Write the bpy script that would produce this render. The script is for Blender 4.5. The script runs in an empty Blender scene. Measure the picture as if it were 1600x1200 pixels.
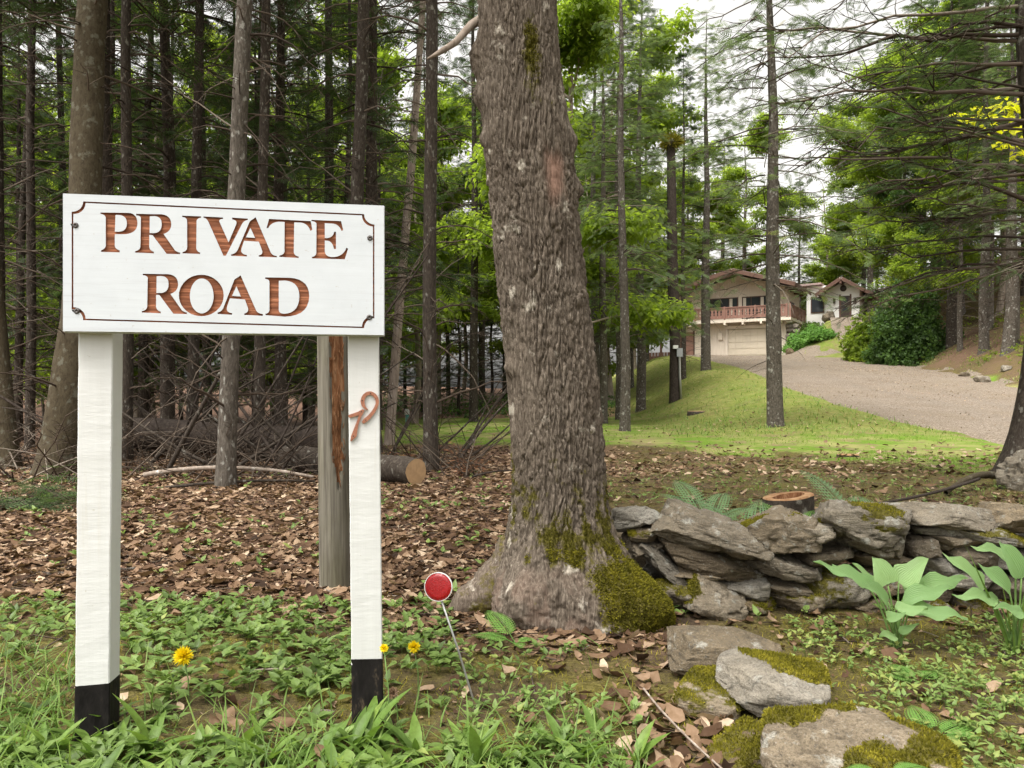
import bpy, math, random
import numpy as np
from mathutils import Vector, Matrix
random.seed(7)
RNG = np.random.default_rng(11)
PI = math.pi
sc = bpy.context.scene
col = sc.collection

# ------------------------------------------------------------------ camera, sky, sun, exposure
CAM_Z, F_PX, HOR = 0.95, 1250.0, 620.0
cam_d = bpy.data.cameras.new('camera'); cam = bpy.data.objects.new('camera', cam_d); col.objects.link(cam)
cam.location = (0, 0, CAM_Z); cam.rotation_euler = (PI / 2, 0, 0)
cam_d.sensor_width = 36.0; cam_d.lens = 36.0 * F_PX / 1600.0
cam_d.shift_y = (HOR - 600.0) / 1600.0
cam_d.clip_end = 1000; cam_d.clip_start = 0.05
sc.camera = cam
SUN_EL, SUN_AZ = math.radians(64), math.radians(222)      # azimuth clockwise from +Y: behind the viewer, slightly to the left
world = bpy.data.worlds.new('World'); sc.world = world; world.use_nodes = True
wn = world.node_tree.nodes; wl = world.node_tree.links
wn.clear()
w_out = wn.new('ShaderNodeOutputWorld'); w_bg = wn.new('ShaderNodeBackground')
w_sky = wn.new('ShaderNodeTexSky'); w_sky.sky_type = 'NISHITA'; w_sky.sun_disc = False
w_sky.sun_elevation = SUN_EL; w_sky.sun_rotation = SUN_AZ
w_sky.air_density = 1.0; w_sky.dust_density = 6.0; w_sky.ozone_density = 1.0
w_hsv = wn.new('ShaderNodeHueSaturation'); w_hsv.inputs['Saturation'].default_value = 0.03   # high thin overcast: nearly white
w_bg.inputs['Strength'].default_value = 0.15
w_mul = wn.new('ShaderNodeMix'); w_mul.data_type = 'RGBA'; w_mul.blend_type = 'MULTIPLY'; w_mul.inputs[0].default_value = 1.0; w_mul.inputs[7].default_value = (1.0, 0.975, 0.93, 1)
wl.new(w_sky.outputs[0], w_hsv.inputs['Color']); wl.new(w_hsv.outputs[0], w_mul.inputs[6]); wl.new(w_mul.outputs[2], w_bg.inputs[0]); wl.new(w_bg.outputs[0], w_out.inputs[0])
sun_d = bpy.data.lights.new('sun', 'SUN'); sun = bpy.data.objects.new('sun', sun_d); col.objects.link(sun)
sun_d.energy = 0.9; sun_d.angle = math.radians(30); sun_d.color = (1.0, 0.96, 0.9)
sdir = Vector((math.sin(SUN_AZ) * math.cos(SUN_EL), math.cos(SUN_AZ) * math.cos(SUN_EL), math.sin(SUN_EL)))
sun.rotation_euler = sdir.to_track_quat('Z', 'Y').to_euler(); sun.location = sdir * 60
sc.view_settings.view_transform = 'Standard'; sc.view_settings.look = 'None'
sc.view_settings.gamma = 1.0; sc.view_settings.use_curve_mapping = False
sc.view_settings.exposure = 1.38
sc.render.engine = 'CYCLES'
sc.cycles.use_denoising = True
sc.cycles.max_bounces = 6; sc.cycles.diffuse_bounces = 4; sc.cycles.glossy_bounces = 2
sc.cycles.transmission_bounces = 4; sc.cycles.transparent_max_bounces = 4
sc.cycles.use_adaptive_sampling = True

# ------------------------------------------------------------------ noise
def _hash(ix, iy, iz, s):
    h = (ix.astype(np.int64) * 374761393 + iy.astype(np.int64) * 668265263 + iz.astype(np.int64) * 2147483647 + s * 974634533) & 0xffffffff
    h = ((h ^ (h >> 13)) * 1274126177) & 0xffffffff
    h = ((h ^ (h >> 16)) * 2246822519) & 0xffffffff
    return ((h ^ (h >> 15)) & 0xffffff) / float(0xffffff)
def vnoise(x, y, z=0.0, s=0):
    x = np.asarray(x, float); y = np.asarray(y, float); z = np.zeros_like(x) + z
    ix, iy, iz = np.floor(x), np.floor(y), np.floor(z)
    fx, fy, fz = x - ix, y - iy, z - iz
    fx, fy, fz = [f * f * (3 - 2 * f) for f in (fx, fy, fz)]
    r = 0
    for a in (0, 1):
        for b in (0, 1):
            for c in (0, 1):
                w = (fx if a else 1 - fx) * (fy if b else 1 - fy) * (fz if c else 1 - fz)
                r = r + w * _hash(ix + a, iy + b, iz + c, s)
    return r * 2 - 1
def fbm(x, y, z=0.0, o=4, s=0):
    r, a, f = 0, 0.5, 1.0
    for i in range(o):
        r = r + a * vnoise(np.asarray(x) * f + 17.3 * i, np.asarray(y) * f - 9.1 * i, np.asarray(z) * f + 3.7 * i, s + i); a *= 0.5; f *= 2.03
    return r
def sst(x, a, b):
    t = np.clip((np.asarray(x, float) - a) / (b - a), 0, 1); return t * t * (3 - 2 * t)

# ------------------------------------------------------------------ mesh helpers
def mesh_from(V, F, name='m', smooth=True, attrs=None, mats=None, mat_idx=None):
    """F: list of int arrays (n,3) or (n,4)."""
    V = np.asarray(V, np.float32).reshape(-1, 3)
    F = [np.asarray(f, np.int32) for f in (F if isinstance(F, (list, tuple)) else [F]) if len(f)]
    m = bpy.data.meshes.new(name)
    m.vertices.add(len(V)); m.vertices.foreach_set('co', V.ravel())
    li = np.concatenate([f.ravel() for f in F]); tot = np.concatenate([np.full(len(f), f.shape[1], np.int32) for f in F])
    st = np.concatenate([[0], np.cumsum(tot)[:-1]]).astype(np.int32)
    m.loops.add(len(li)); m.loops.foreach_set('vertex_index', li)
    m.polygons.add(len(tot)); m.polygons.foreach_set('loop_start', st)
    if mat_idx is not None: m.polygons.foreach_set('material_index', np.asarray(mat_idx, np.int32))
    m.update(calc_edges=True)
    m.polygons.foreach_set('use_smooth', np.full(len(tot), bool(smooth)))
    for k, v in (attrs or {}).items():
        a = m.attributes.new(k, 'FLOAT', 'POINT'); a.data.foreach_set('value', np.asarray(v, np.float32).ravel())
    for mt in (mats or []): m.materials.append(mt)
    m.update()
    return m
def link(name, data, parent=None, loc=None):
    o = bpy.data.objects.new(name, data); col.objects.link(o)
    if parent is not None: o.parent = parent
    if loc is not None: o.location = loc
    return o
def mobj(name, V, F, mat, parent=None, smooth=True, attrs=None, loc=None, mat_idx=None):
    mats = mat if isinstance(mat, (list, tuple)) else [mat]
    return link(name, mesh_from(V, F, name, smooth, attrs, mats, mat_idx), parent, loc)
def tag(o, label=None, cat=None, group=None, kind=None):
    if label: o['label'] = label
    if cat: o['category'] = cat
    if group: o['group'] = group
    if kind: o['kind'] = kind
    return o
def empty(name, loc, rz=0.0, label=None, cat=None, group=None):
    o = bpy.data.objects.new(name, None); col.objects.link(o); o.location = loc; o.rotation_euler = (0, 0, rz)
    o.empty_display_size = 0.1
    return tag(o, label, cat, group)
def copy_tree(o, parent=None):
    c = o.copy(); col.objects.link(c)
    if parent is not None: c.parent = parent
    for ch in list(o.children): copy_tree(ch, c)
    return c
class Geo:
    """collects vertex / face blocks with a per-vertex 'var' value"""
    def __init__(s): s.V = []; s.F = {3: [], 4: []}; s.A = []; s.n = 0; s.M = {3: [], 4: []}
    def add(s, V, F, var=0.5, mi=0):
        V = np.asarray(V, float).reshape(-1, 3); s.V.append(V)
        s.A.append(np.broadcast_to(np.asarray(var, float), (len(V),)) if np.ndim(var) else np.full(len(V), float(var)))
        for f in (F if isinstance(F, (list, tuple)) and len(F) and np.ndim(F[0]) == 2 else [F]):
            f = np.asarray(f, np.int64); s.F[f.shape[1]].append(f + s.n); s.M[f.shape[1]].append(np.full(len(f), mi))
        s.n += len(V)
    def box(s, c, d, var=0.5, mi=0, R=None):
        x, y, z = np.asarray(d, float) / 2
        v = np.array([(-x, -y, -z), (x, -y, -z), (x, y, -z), (-x, y, -z), (-x, -y, z), (x, -y, z), (x, y, z), (-x, y, z)])
        if R is not None: v = v @ np.asarray(R).T
        s.add(v + np.asarray(c), np.array([(0, 3, 2, 1), (4, 5, 6, 7), (0, 1, 5, 4), (1, 2, 6, 5), (2, 3, 7, 6), (3, 0, 4, 7)]), var, mi)
    def build(s, name, mat, parent=None, smooth=True, loc=None):
        F = [np.concatenate(s.F[k]) for k in (3, 4) if s.F[k]]; M = np.concatenate([np.concatenate(s.M[k]) for k in (3, 4) if s.F[k]])
        return mobj(name, np.concatenate(s.V), F, mat, parent, smooth, {'var': np.concatenate(s.A)}, loc, M)
def frames(T):
    T = T / np.maximum(np.linalg.norm(T, axis=-1, keepdims=True), 1e-9)
    up = np.zeros_like(T); up[..., 2] = 1.0
    alt = np.abs(T[..., 2]) > 0.93; up[alt] = (1.0, 0.0, 0.0)
    X = np.cross(up, T); X /= np.maximum(np.linalg.norm(X, axis=-1, keepdims=True), 1e-9)
    return X, np.cross(T, X)
def tubes(P, R, n=5, cap=True):
    """P (B,K,3) centre lines, R (B,K) radii -> V, [F]"""
    P = np.asarray(P, float); R = np.asarray(R, float)
    if P.ndim == 2: P = P[None]; R = np.broadcast_to(R, P.shape[1:2])[None]
    B, K, _ = P.shape
    X, Y = frames(np.gradient(P, axis=1))
    a = np.arange(n) / n * 2 * PI
    V = P[:, :, None] + R[:, :, None, None] * (np.cos(a)[None, None, :, None] * X[:, :, None] + np.sin(a)[None, None, :, None] * Y[:, :, None])
    i = np.arange(n); j = (i + 1) % n
    k = np.arange(K - 1)[:, None] * n
    q = np.stack([k + i, k + j, k + n + j, k + n + i], -1).reshape(-1, 4)
    Q = (np.arange(B)[:, None, None] * (K * n) + q[None]).reshape(-1, 4)
    F = [Q]
    if cap:
        t = np.stack([np.zeros(n - 2, int), np.arange(1, n - 1), np.arange(2, n)], -1) + (K - 1) * n
        F.append((np.arange(B)[:, None, None] * (K * n) + t[None]).reshape(-1, 3))
    return V.reshape(-1, 3), F
def rot_basis(dirs, normals):
    """columns: x=dir, y=side, z=normal"""
    d = dirs / np.maximum(np.linalg.norm(dirs, axis=1, keepdims=True), 1e-9)
    y = np.cross(normals, d); y /= np.maximum(np.linalg.norm(y, axis=1, keepdims=True), 1e-9)
    z = np.cross(d, y)
    return np.stack([d, y, z], -1)
def stamp(tV, tF, M, T, S=1.0, var=None, tvar=None):
    """instances of a template: M (N,3,3), T (N,3), S scalar or (N,)"""
    N = len(T); S = np.broadcast_to(np.asarray(S, float), (N,))
    V = np.einsum('nij,kj->nki', M, tV) * S[:, None, None] + T[:, None]
    K = len(tV); F = [(np.arange(N)[:, None, None] * K + np.asarray(f)[None]).reshape(-1, np.asarray(f).shape[1]) for f in tF]
    v = np.repeat(var if var is not None else np.full(N, 0.5), K)
    if tvar is not None: v = np.clip(v + np.tile(tvar, N), 0, 1)
    return V.reshape(-1, 3), F, v
def rvec(n, rng=RNG):
    v = rng.normal(size=(n, 3)); return v / np.linalg.norm(v, axis=1, keepdims=True)

# ------------------------------------------------------------------ terrain
P0 = np.array([21.2, 62.0]); HU = np.array([0.866, -0.5]); HV = np.array([0.5, 0.866])
def house_ab(x, y): return (x - P0[0]) * HU[0] + (y - P0[1]) * HU[1], (x - P0[0]) * HV[0] + (y - P0[1]) * HV[1]
def H(x, y):
    x = np.asarray(x, float); y = np.asarray(y, float)
    h = 0.035 * fbm(x * 0.9, y * 0.9, 0, 3, 3) * sst(y, 2.0, 5.0) + 0.012 * fbm(x * 4, y * 4, 0, 2, 5)
    h = h + 0.12 * vnoise(x * 0.16, y * 0.16, 0, 9) * sst(y, 7, 14)
    yr = np.clip(y - 15, 0, 44.5); ramp = 0.095 * (yr - 2.0 * (1 - np.exp(-yr / 2.0)))
    w = sst(x, 2.6 + 0.05 * y, 7.6 + 0.07 * y)
    h = h + ramp * w
    h = h + (1 - w) * 1.6 * sst(y, 34, 55)
    d = (x - 19.2) * 0.967 - (y - 30) * 0.255
    hill = np.where(d > 0, 0.62 * d / (1 + 0.035 * np.maximum(d, 0)), 0.0)
    h = h + hill * sst(y, 17, 30)
    a, b = house_ab(x, y)
    h = h + 3.2 * sst(b, -4.5, 5.0) * sst(a, -0.2, 2.6)
    return h
def gx(px, Z): return (px - 800.0) / F_PX * Z
def gz(py, Z): return CAM_Z + (HOR - py) / F_PX * Z
def at(px, py, Z): return np.array([gx(px, Z), Z, gz(py, Z)])
def gnd(px, Z): x = gx(px, Z); return np.array([x, Z, float(H(x, Z))])
def zg(py, h=0.0): return (CAM_Z - h) * F_PX / (py - HOR)     # distance of a flat ground point seen at row py
DRV_L = np.array([(9.2, 10.0), (9.4, 13.0), (9.6, 16.5), (9.5, 20), (10.0, 25), (11.2, 35), (12.6, 46), (13.0, 56), (12.2, 62), (13, 67)])
DRV_R = np.array([(40, 8.0), (36, 14), (30, 19), (24, 24), (19.6, 30), (20.6, 34), (22.6, 41), (24.6, 50), (25.0, 54), (23.6, 58), (21.6, 61), (21.4, 66)])
def drive_left(y): return np.interp(y, DRV_L[:, 1], DRV_L[:, 0])
def drive_right(y): return np.interp(y, DRV_R[:, 1], DRV_R[:, 0])
def zones(x, y):
    """soft masks on the ground: lawn, leaf litter, drive"""
    n = fbm(x * 0.8, y * 0.8, 0, 4, 21); n2 = fbm(x * 0.25, y * 0.25, 0, 3, 31)
    fb = np.interp(x, [-12, -3.2, 2, 4.2, 5.4, 6.3, 9, 14], [17, 14.4, 15.0, 12.8, 10.8, 10.0, 9.9, 9.8])
    left = np.interp(y, [10, 16, 24, 36], [-2.6, -3.0, -4.6, -7.0])
    lawn = sst(y + n * 3.6 + n2 * 1.5, fb - 1.5, fb + 2.0) * sst(x + n * 1.2, left - 0.4, left + 0.4) * sst(-(y + n * 2), -36, -34)
    bank = sst(x + n * 1.5, 2.2 + 0.05 * y, 3.8 + 0.06 * y) * sst(y, 16.5, 18.5) * sst(-(x - drive_left(y)), -1.5, -.5)
    hd = (x - 19.2) * 0.967 - (y - 30) * 0.255; hill = sst(hd + n, -.4, .6) * sst(y, 17, 20)
    drive = sst(x + 0.35 * n, drive_left(y) - 0.15, drive_left(y) + 0.15) * sst(-(x + 0.35 * n), -drive_right(y) - 0.15, -drive_right(y) + 0.15) * sst(y, 9.8, 10.2) * sst(-y, -66, -63)
    litter = sst(y + n * 0.9 + 0.22 * np.clip(x, -3, 0.6), 2.75, 4.0) * (1 - lawn) * (1 - drive)
    ha, hb = house_ab(x, y); gard = sst(ha, -.5, .5) * sst(hb, -7, -5.5) * (1 - sst(hd, -1.5, 0)); lawn = np.maximum(lawn * (1 - hill), .62 * gard); bank = np.maximum(bank, .55 * gard)
    litter = litter * np.where(x > 0.75, 0.10 + 0.55 * sst(n2 + 0.35 * n, -0.12, 0.15), 1.0)
    litter = np.maximum(litter, hill * (.30 + .5 * n2))
    litter = litter * np.where((x > 0.62) & (y < 3.9), 0.16, 1.0)
    return lawn, bank, litter, drive

# ------------------------------------------------------------------ materials
class NT:
    def __init__(s, name):
        s.m = bpy.data.materials.new(name); s.m.use_nodes = True; s.t = s.m.node_tree; s.t.nodes.clear()
        s.out = s.n('ShaderNodeOutputMaterial')
    def n(s, typ, **kw):
        nd = s.t.nodes.new(typ)
        for k, v in kw.items():
            if k.startswith('_'): setattr(nd, k[1:], v)
            else: nd.inputs[k.replace('__', ' ')].default_value = v
        return nd
    def l(s, a, b): s.t.links.new(a, b)
    def coord(s, scale=(1, 1, 1), obj=True):
        tc = s.n('ShaderNodeTexCoord'); mp = s.n('ShaderNodeMapping'); mp.inputs['Scale'].default_value = scale
        s.l(tc.outputs['Object' if obj else 'Generated'], mp.inputs[0]); return mp.outputs[0]
    def noise(s, co, scale, detail=4, rough=0.6, dist=0.0):
        nd = s.n('ShaderNodeTexNoise', Scale=scale, Detail=detail, Roughness=rough, Distortion=dist); s.l(co, nd.inputs['Vector']); return nd.outputs[0]
    def voro(s, co, scale, feature='F1', out='Distance', rand=1.0):
        nd = s.n('ShaderNodeTexVoronoi', Scale=scale, Randomness=rand, _feature=feature); s.l(co, nd.inputs['Vector']); return nd.outputs[out]
    def ramp(s, f, stops, interp='LINEAR'):
        nd = s.n('ShaderNodeValToRGB'); nd.color_ramp.interpolation = interp
        e = nd.color_ramp.elements
        while len(e) < len(stops): e.new(0.5)
        for i, (p, c) in enumerate(stops):
            e[i].position = p; e[i].color = (*c, 1) if np.ndim(c) else (c, c, c, 1)
        s.l(f, nd.inputs[0]); return nd.outputs[0]
    def mix(s, f, a, b, mode='MIX'):
        nd = s.n('ShaderNodeMix', _data_type='RGBA', _blend_type=mode)
        for sock, v in ((nd.inputs[0], f), (nd.inputs[6], a), (nd.inputs[7], b)):
            if hasattr(v, 'is_linked'): s.l(v, sock)
            elif np.ndim(v): sock.default_value = (*v, 1)
            else: sock.default_value = v
        return nd.outputs[2]
    def math(s, op, a, b=0.0, clamp=False):
        nd = s.n('ShaderNodeMath', _operation=op, _use_clamp=clamp)
        for sock, v in ((nd.inputs[0], a), (nd.inputs[1], b)):
            if hasattr(v, 'is_linked'): s.l(v, sock)
            else: sock.default_value = v
        return nd.outputs[0]
    def attr(s, name):
        nd = s.n('ShaderNodeAttribute'); nd.attribute_name = name; return nd.outputs['Fac']
    def bump(s, h, strength=0.5, dist=0.01):
        nd = s.n('ShaderNodeBump', Strength=strength, Distance=dist); s.l(h, nd.inputs['Height']); return nd.outputs[0]
    def surf(s, color, rough=0.8, normal=None, spec=0.3, metal=0.0, transl=None, trf=0.4):
        b = s.n('ShaderNodeBsdfPrincipled', Metallic=metal); b.inputs['Specular IOR Level'].default_value = spec
        if hasattr(color, 'is_linked'): s.l(color, b.inputs['Base Color'])
        else: b.inputs['Base Color'].default_value = (*color, 1)
        if hasattr(rough, 'is_linked'): s.l(rough, b.inputs['Roughness'])
        else: b.inputs['Roughness'].default_value = rough
        if normal is not None: s.l(normal, b.inputs['Normal'])
        sh = b.outputs[0]
        if transl is not None:
            t = s.n('ShaderNodeBsdfTranslucent')
            if hasattr(transl, 'is_linked'): s.l(transl, t.inputs[0])
            else: t.inputs[0].default_value = (*transl, 1)
            mx = s.n('ShaderNodeMixShader'); mx.inputs[0].default_value = trf
            s.l(sh, mx.inputs[1]); s.l(t.outputs[0], mx.inputs[2]); sh = mx.outputs[0]
        s.l(sh, s.out.inputs['Surface'])
        return s.m
M = {}
def leafmat(name, stops, tr=1.5, trf=0.4, rough=0.55, spec=0.3, fine=None):
    t = NT(name); v = t.attr('var'); c = t.ramp(v, stops)
    if fine:
        nz = t.noise(t.coord(), fine, 3); c = t.mix(t.ramp(nz, [(0.35, 0.0), (0.7, 1.0)]), c, t.mix(1.0, c, (0.72, 0.68, 0.6), 'MULTIPLY'))
    tc = t.mix(1.0, c, (tr, tr * 1.02, tr * 0.7), 'MULTIPLY')
    M[name] = t.surf(c, rough, None, spec, 0, tc, trf)
leafmat('needles', [(0, (0.03, 0.05, 0.02)), (0.5, (0.055, 0.09, 0.032)), (0.85, (0.09, 0.13, 0.042)), (1, (0.14, 0.12, 0.055))], 1.7, 0.38)
leafmat('needles_soft', [(0, (0.06, 0.09, 0.04)), (0.5, (0.105, 0.148, 0.062)), (0.85, (0.15, 0.195, 0.08)), (1, (0.20, 0.17, 0.09))], 1.8, 0.42)
leafmat('broad_leaf', [(0, (0.085, 0.12, 0.014)), (0.5, (0.14, 0.195, 0.022)), (0.9, (0.20, 0.26, 0.03)), (1, (0.26, 0.29, 0.035))], 2.3, 0.55)
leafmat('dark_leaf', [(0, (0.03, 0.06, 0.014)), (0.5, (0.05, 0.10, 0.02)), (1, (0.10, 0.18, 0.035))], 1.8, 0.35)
leafmat('yellow_leaf', [(0, (0.32, 0.34, 0.01)), (0.5, (0.45, 0.46, 0.015)), (1, (0.58, 0.56, 0.03))], 1.7, 0.55)
leafmat('cover_leaf', [(0, (0.08, 0.135, 0.03)), (0.5, (0.15, 0.235, 0.058)), (0.9, (0.22, 0.32, 0.09)), (1, (0.30, 0.36, 0.10))], 1.5, 0.3, 0.5, 0.35, 60)
leafmat('weed_leaf', [(0, (0.07, 0.13, 0.025)), (0.5, (0.13, 0.225, 0.042)), (1, (0.23, 0.34, 0.07))], 1.5, 0.35, 0.5, 0.35, 50)
leafmat('grass_blade', [(0, (0.08, 0.14, 0.03)), (0.5, (0.14, 0.23, 0.05)), (0.85, (0.20, 0.28, 0.07)), (1, (0.34, 0.29, 0.13))], 1.4, 0.35)
leafmat('lawn_blade', [(0, (0.085, 0.155, 0.014)), (0.5, (0.14, 0.235, 0.022)), (0.8, (0.20, 0.295, 0.04)), (1, (0.38, 0.35, 0.13))], 1.4, 0.35)
leafmat('fern_leaf', [(0, (0.10, 0.22, 0.045)), (0.5, (0.15, 0.30, 0.06)), (1, (0.22, 0.38, 0.09))], 1.5, 0.4)
leafmat('blue_fern', [(0, (0.10, 0.18, 0.09)), (0.5, (0.15, 0.26, 0.12)), (1, (0.22, 0.34, 0.14))], 1.4, 0.35)
leafmat('moss', [(0, (0.06, 0.058, 0.009)), (0.4, (0.13, 0.12, 0.016)), (0.75, (0.24, 0.215, 0.025)), (1, (0.36, 0.31, 0.045))], 1.3, 0.25, 0.9, 0.05)
leafmat('litter', [(0, (0.034, 0.02, 0.013)), (0.25, (0.085, 0.049, 0.030)), (0.5, (0.175, 0.108, 0.066)), (0.75, (0.31, 0.21, 0.138)), (1, (0.53, 0.41, 0.30))], 1.1, 0.15, 0.8, 0.15, 40)
leafmat('dead_needles', [(0, (0.16, 0.06, 0.03)), (0.5, (0.26, 0.11, 0.05)), (1, (0.36, 0.18, 0.09))], 1.2, 0.25)
leafmat('dry_twig', [(0, (0.035, 0.026, 0.02)), (0.5, (0.075, 0.056, 0.042)), (0.85, (0.12, 0.095, 0.074)), (1, (0.22, 0.185, 0.15))], 1.0, 0.0, 0.85, 0.1)
leafmat('petal', [(0, (0.75, 0.52, 0.0)), (1, (0.9, 0.74, 0.01))], 1.1, 0.25, 0.6)

def bark(name, lo, mid, hi, patch=None, patch_lo=0.6, vs=5.0, hs=28.0, bs=0.8, bd=0.02, mossy=False):
    t = NT(name); co = t.coord((hs, hs, vs)); co1 = t.coord()
    f = t.noise(co, 1.0, 6, 0.65, 0.6); f2 = t.noise(co1, 3.0, 5, 0.6)
    c = t.ramp(f, [(0.28, lo), (0.5, mid), (0.75, hi)])
    c = t.mix(t.ramp(f2, [(0.35, 0.0), (0.7, 0.6)]), c, t.mix(1.0, c, (0.62, 0.58, 0.55), 'MULTIPLY'))
    if patch is not None:
        pv = t.voro(t.coord((1, 1, 0.8)), 14.0); pn = t.noise(co1, 7.0, 5, 0.7)
        pm = t.math('SUBTRACT', pn, t.math('MULTIPLY', pv, 0.28))
        c = t.mix(t.ramp(pm, [(patch_lo - 0.12, 0.0), (patch_lo - 0.04, 1.0)]), c, patch)
    if mossy:
        mv = t.attr('moss'); mn = t.noise(co1, 26.0, 5, 0.7)
        mm = t.ramp(t.math('ADD', t.math('MULTIPLY', mv, 0.75), t.math('MULTIPLY', t.math('SUBTRACT', mn, 0.5), 1.1)), [(0.36, 0.0), (0.52, 1.0)])
        c = t.mix(mm, c, t.ramp(t.noise(co1, 90.0, 3), [(0.3, (0.045, 0.04, 0.01)), (0.6, (0.11, 0.095, 0.02)), (0.8, (0.16, 0.14, 0.03))]))
        rv = t.attr('raw'); c = t.mix(rv, c, t.ramp(t.noise(co1, 30.0, 5), [(0.3, (0.16, 0.09, 0.065)), (0.7, (0.34, 0.21, 0.16))]))
    b = t.bump(t.math('ADD', f, t.math('MULTIPLY', t.noise(co1, 60.0, 4), 0.4)), bs, bd)
    M[name] = t.surf(c, 0.9, b, 0.15); return M[name]
bark('maple_bark', (0.052, 0.041, 0.031), (0.135, 0.109, 0.085), (0.30, 0.255, 0.208), (0.40, 0.36, 0.30), 0.61, 10.0, 95.0, 1.0, 0.008, True)
bark('spruce_bark', (0.024, 0.019, 0.015), (0.056, 0.045, 0.036), (0.115, 0.098, 0.080), (0.19, 0.18, 0.155), 0.575, 14.0, 30.0, 0.8, 0.015)
bark('grey_bark', (0.042, 0.035, 0.028), (0.10, 0.086, 0.071), (0.20, 0.178, 0.15), (0.29, 0.28, 0.25), 0.57, 14.0, 26.0, 0.8, 0.015)
bark('lichen_bark', (0.04, 0.032, 0.02), (0.08, 0.064, 0.04), (0.095, 0.082, 0.054), (0.125, 0.118, 0.088), 0.55, 14.0, 30.0, 0.7, 0.015)
bark('dark_bark', (0.025, 0.019, 0.016), (0.055, 0.043, 0.036), (0.10, 0.082, 0.07), None, 0.6, 10.0, 24.0, 0.8, 0.015)
bark('pale_bark', (0.17, 0.13, 0.10), (0.31, 0.255, 0.21), (0.46, 0.40, 0.345), (0.55, 0.52, 0.47), 0.62, 4.0, 18.0, 0.5, 0.01)

# white paint over sawn wood
t = NT('white_paint'); co = t.coord((5, 60, 60)); co2 = t.coord((60, 60, 5)); c3 = t.coord()
g = t.noise(co, 1.0, 5, 0.6); g2 = t.noise(c3, 9.0, 4); sp = t.noise(c3, 70.0, 2)
c = t.mix(t.ramp(g2, [(0.4, 0.0), (0.75, 0.5)]), (0.565, 0.595, 0.625), (0.49, 0.52, 0.55))
c = t.mix(t.ramp(sp, [(0.70, 0.0), (0.76, 0.75)]), c, (0.44, 0.42, 0.40))
c = t.mix(t.ramp(t.noise(t.coord((3, 120, 120)), 1.0, 3), [(0.56, 0.0), (0.72, 0.4)]), c, (0.43, 0.44, 0.46))
c = t.mix(t.ramp(t.noise(c3, 3.5, 5, 0.7), [(0.5, 0.0), (0.72, 0.45)]), c, (0.47, 0.49, 0.51))
M['white_paint'] = t.surf(c, 0.55, t.bump(g, 0.35, 0.0015), 0.35)
t = NT('white_post'); g = t.noise(t.coord((12, 12, 70)), 1.0, 4, 0.6); g2 = t.noise(t.coord((40, 40, 3)), 1.0, 4); sp = t.noise(t.coord(), 55.0, 2)
c = t.mix(t.ramp(g2, [(0.4, 0.0), (0.8, 0.4)]), (0.595, 0.60, 0.59), (0.50, 0.505, 0.49))
c = t.mix(t.ramp(sp, [(0.72, 0.0), (0.77, 0.7)]), c, (0.45, 0.43, 0.38))
c = t.mix(t.ramp(t.noise(t.coord((90, 90, 2.5)), 1.0, 3), [(0.60, 0.0), (0.74, 0.45)]), c, (0.55, 0.54, 0.50))
M['white_post'] = t.surf(c, 0.6, t.bump(t.math('ADD', g, t.math('MULTIPLY', g2, 0.6)), 0.55, 0.002), 0.3)
t = NT('carved_wood'); co = t.coord((7, 160, 160)); g = t.noise(co, 1.0, 5, 0.65, 0.8)
w = t.n('ShaderNodeTexWave', Scale=1.0, Distortion=4.5, Detail=4.0, _wave_type='BANDS', _bands_direction='Z'); t.l(t.coord((5, 75, 75)), w.inputs['Vector'])
f = t.math('MULTIPLY', t.math('ADD', g, w.outputs[1]), 0.5)
c = t.ramp(f, [(0.18, (0.13, 0.045, 0.022)), (0.42, (0.30, 0.115, 0.058)), (0.62, (0.40, 0.165, 0.088)), (0.85, (0.52, 0.25, 0.14))])
M['carved_wood'] = t.surf(c, 0.75, t.bump(f, 0.9, 0.003), 0.2)
t = NT('black_tar'); c3 = t.coord((40, 40, 14)); f = t.noise(c3, 1.0, 5, 0.7)
M['black_tar'] = t.surf(t.ramp(f, [(0.35, (0.006, 0.005, 0.005)), (0.60, (0.014, 0.012, 0.011)), (0.74, (0.10, 0.075, 0.05))]), t.ramp(f, [(0.3, 0.5), (0.7, 0.9)]), t.bump(f, 0.6, 0.004), 0.15)
t = NT('copper_paint'); f = t.noise(t.coord(), 120.0, 3)
M['copper_paint'] = t.surf(t.ramp(f, [(0.3, (0.24, 0.095, 0.055)), (0.7, (0.36, 0.15, 0.09))]), 0.5, t.bump(f, 0.2, 0.001), 0.4)
def simple(name, c, rough=0.7, spec=0.3, metal=0.0, var=0.25, sc_=8.0, bs=0.3, bd=0.01):
    t = NT(name); f = t.noise(t.coord(), sc_, 5, 0.6); c = np.array(c)
    M[name] = t.surf(t.ramp(f, [(0.25, tuple(c * (1 - var))), (0.75, tuple(np.minimum(c * (1 + var), 0.95)))]), rough, t.bump(f, bs, bd), spec, metal)
simple('screw_metal', (0.10, 0.09, 0.085), 0.4, 0.5, 0.7, 0.5, 200)
simple('galvanized', (0.42, 0.42, 0.41), 0.45, 0.5, 0.8, 0.25, 60, 0.2, 0.001)
simple('black_mark', (0.03, 0.028, 0.026), 0.7)
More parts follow.
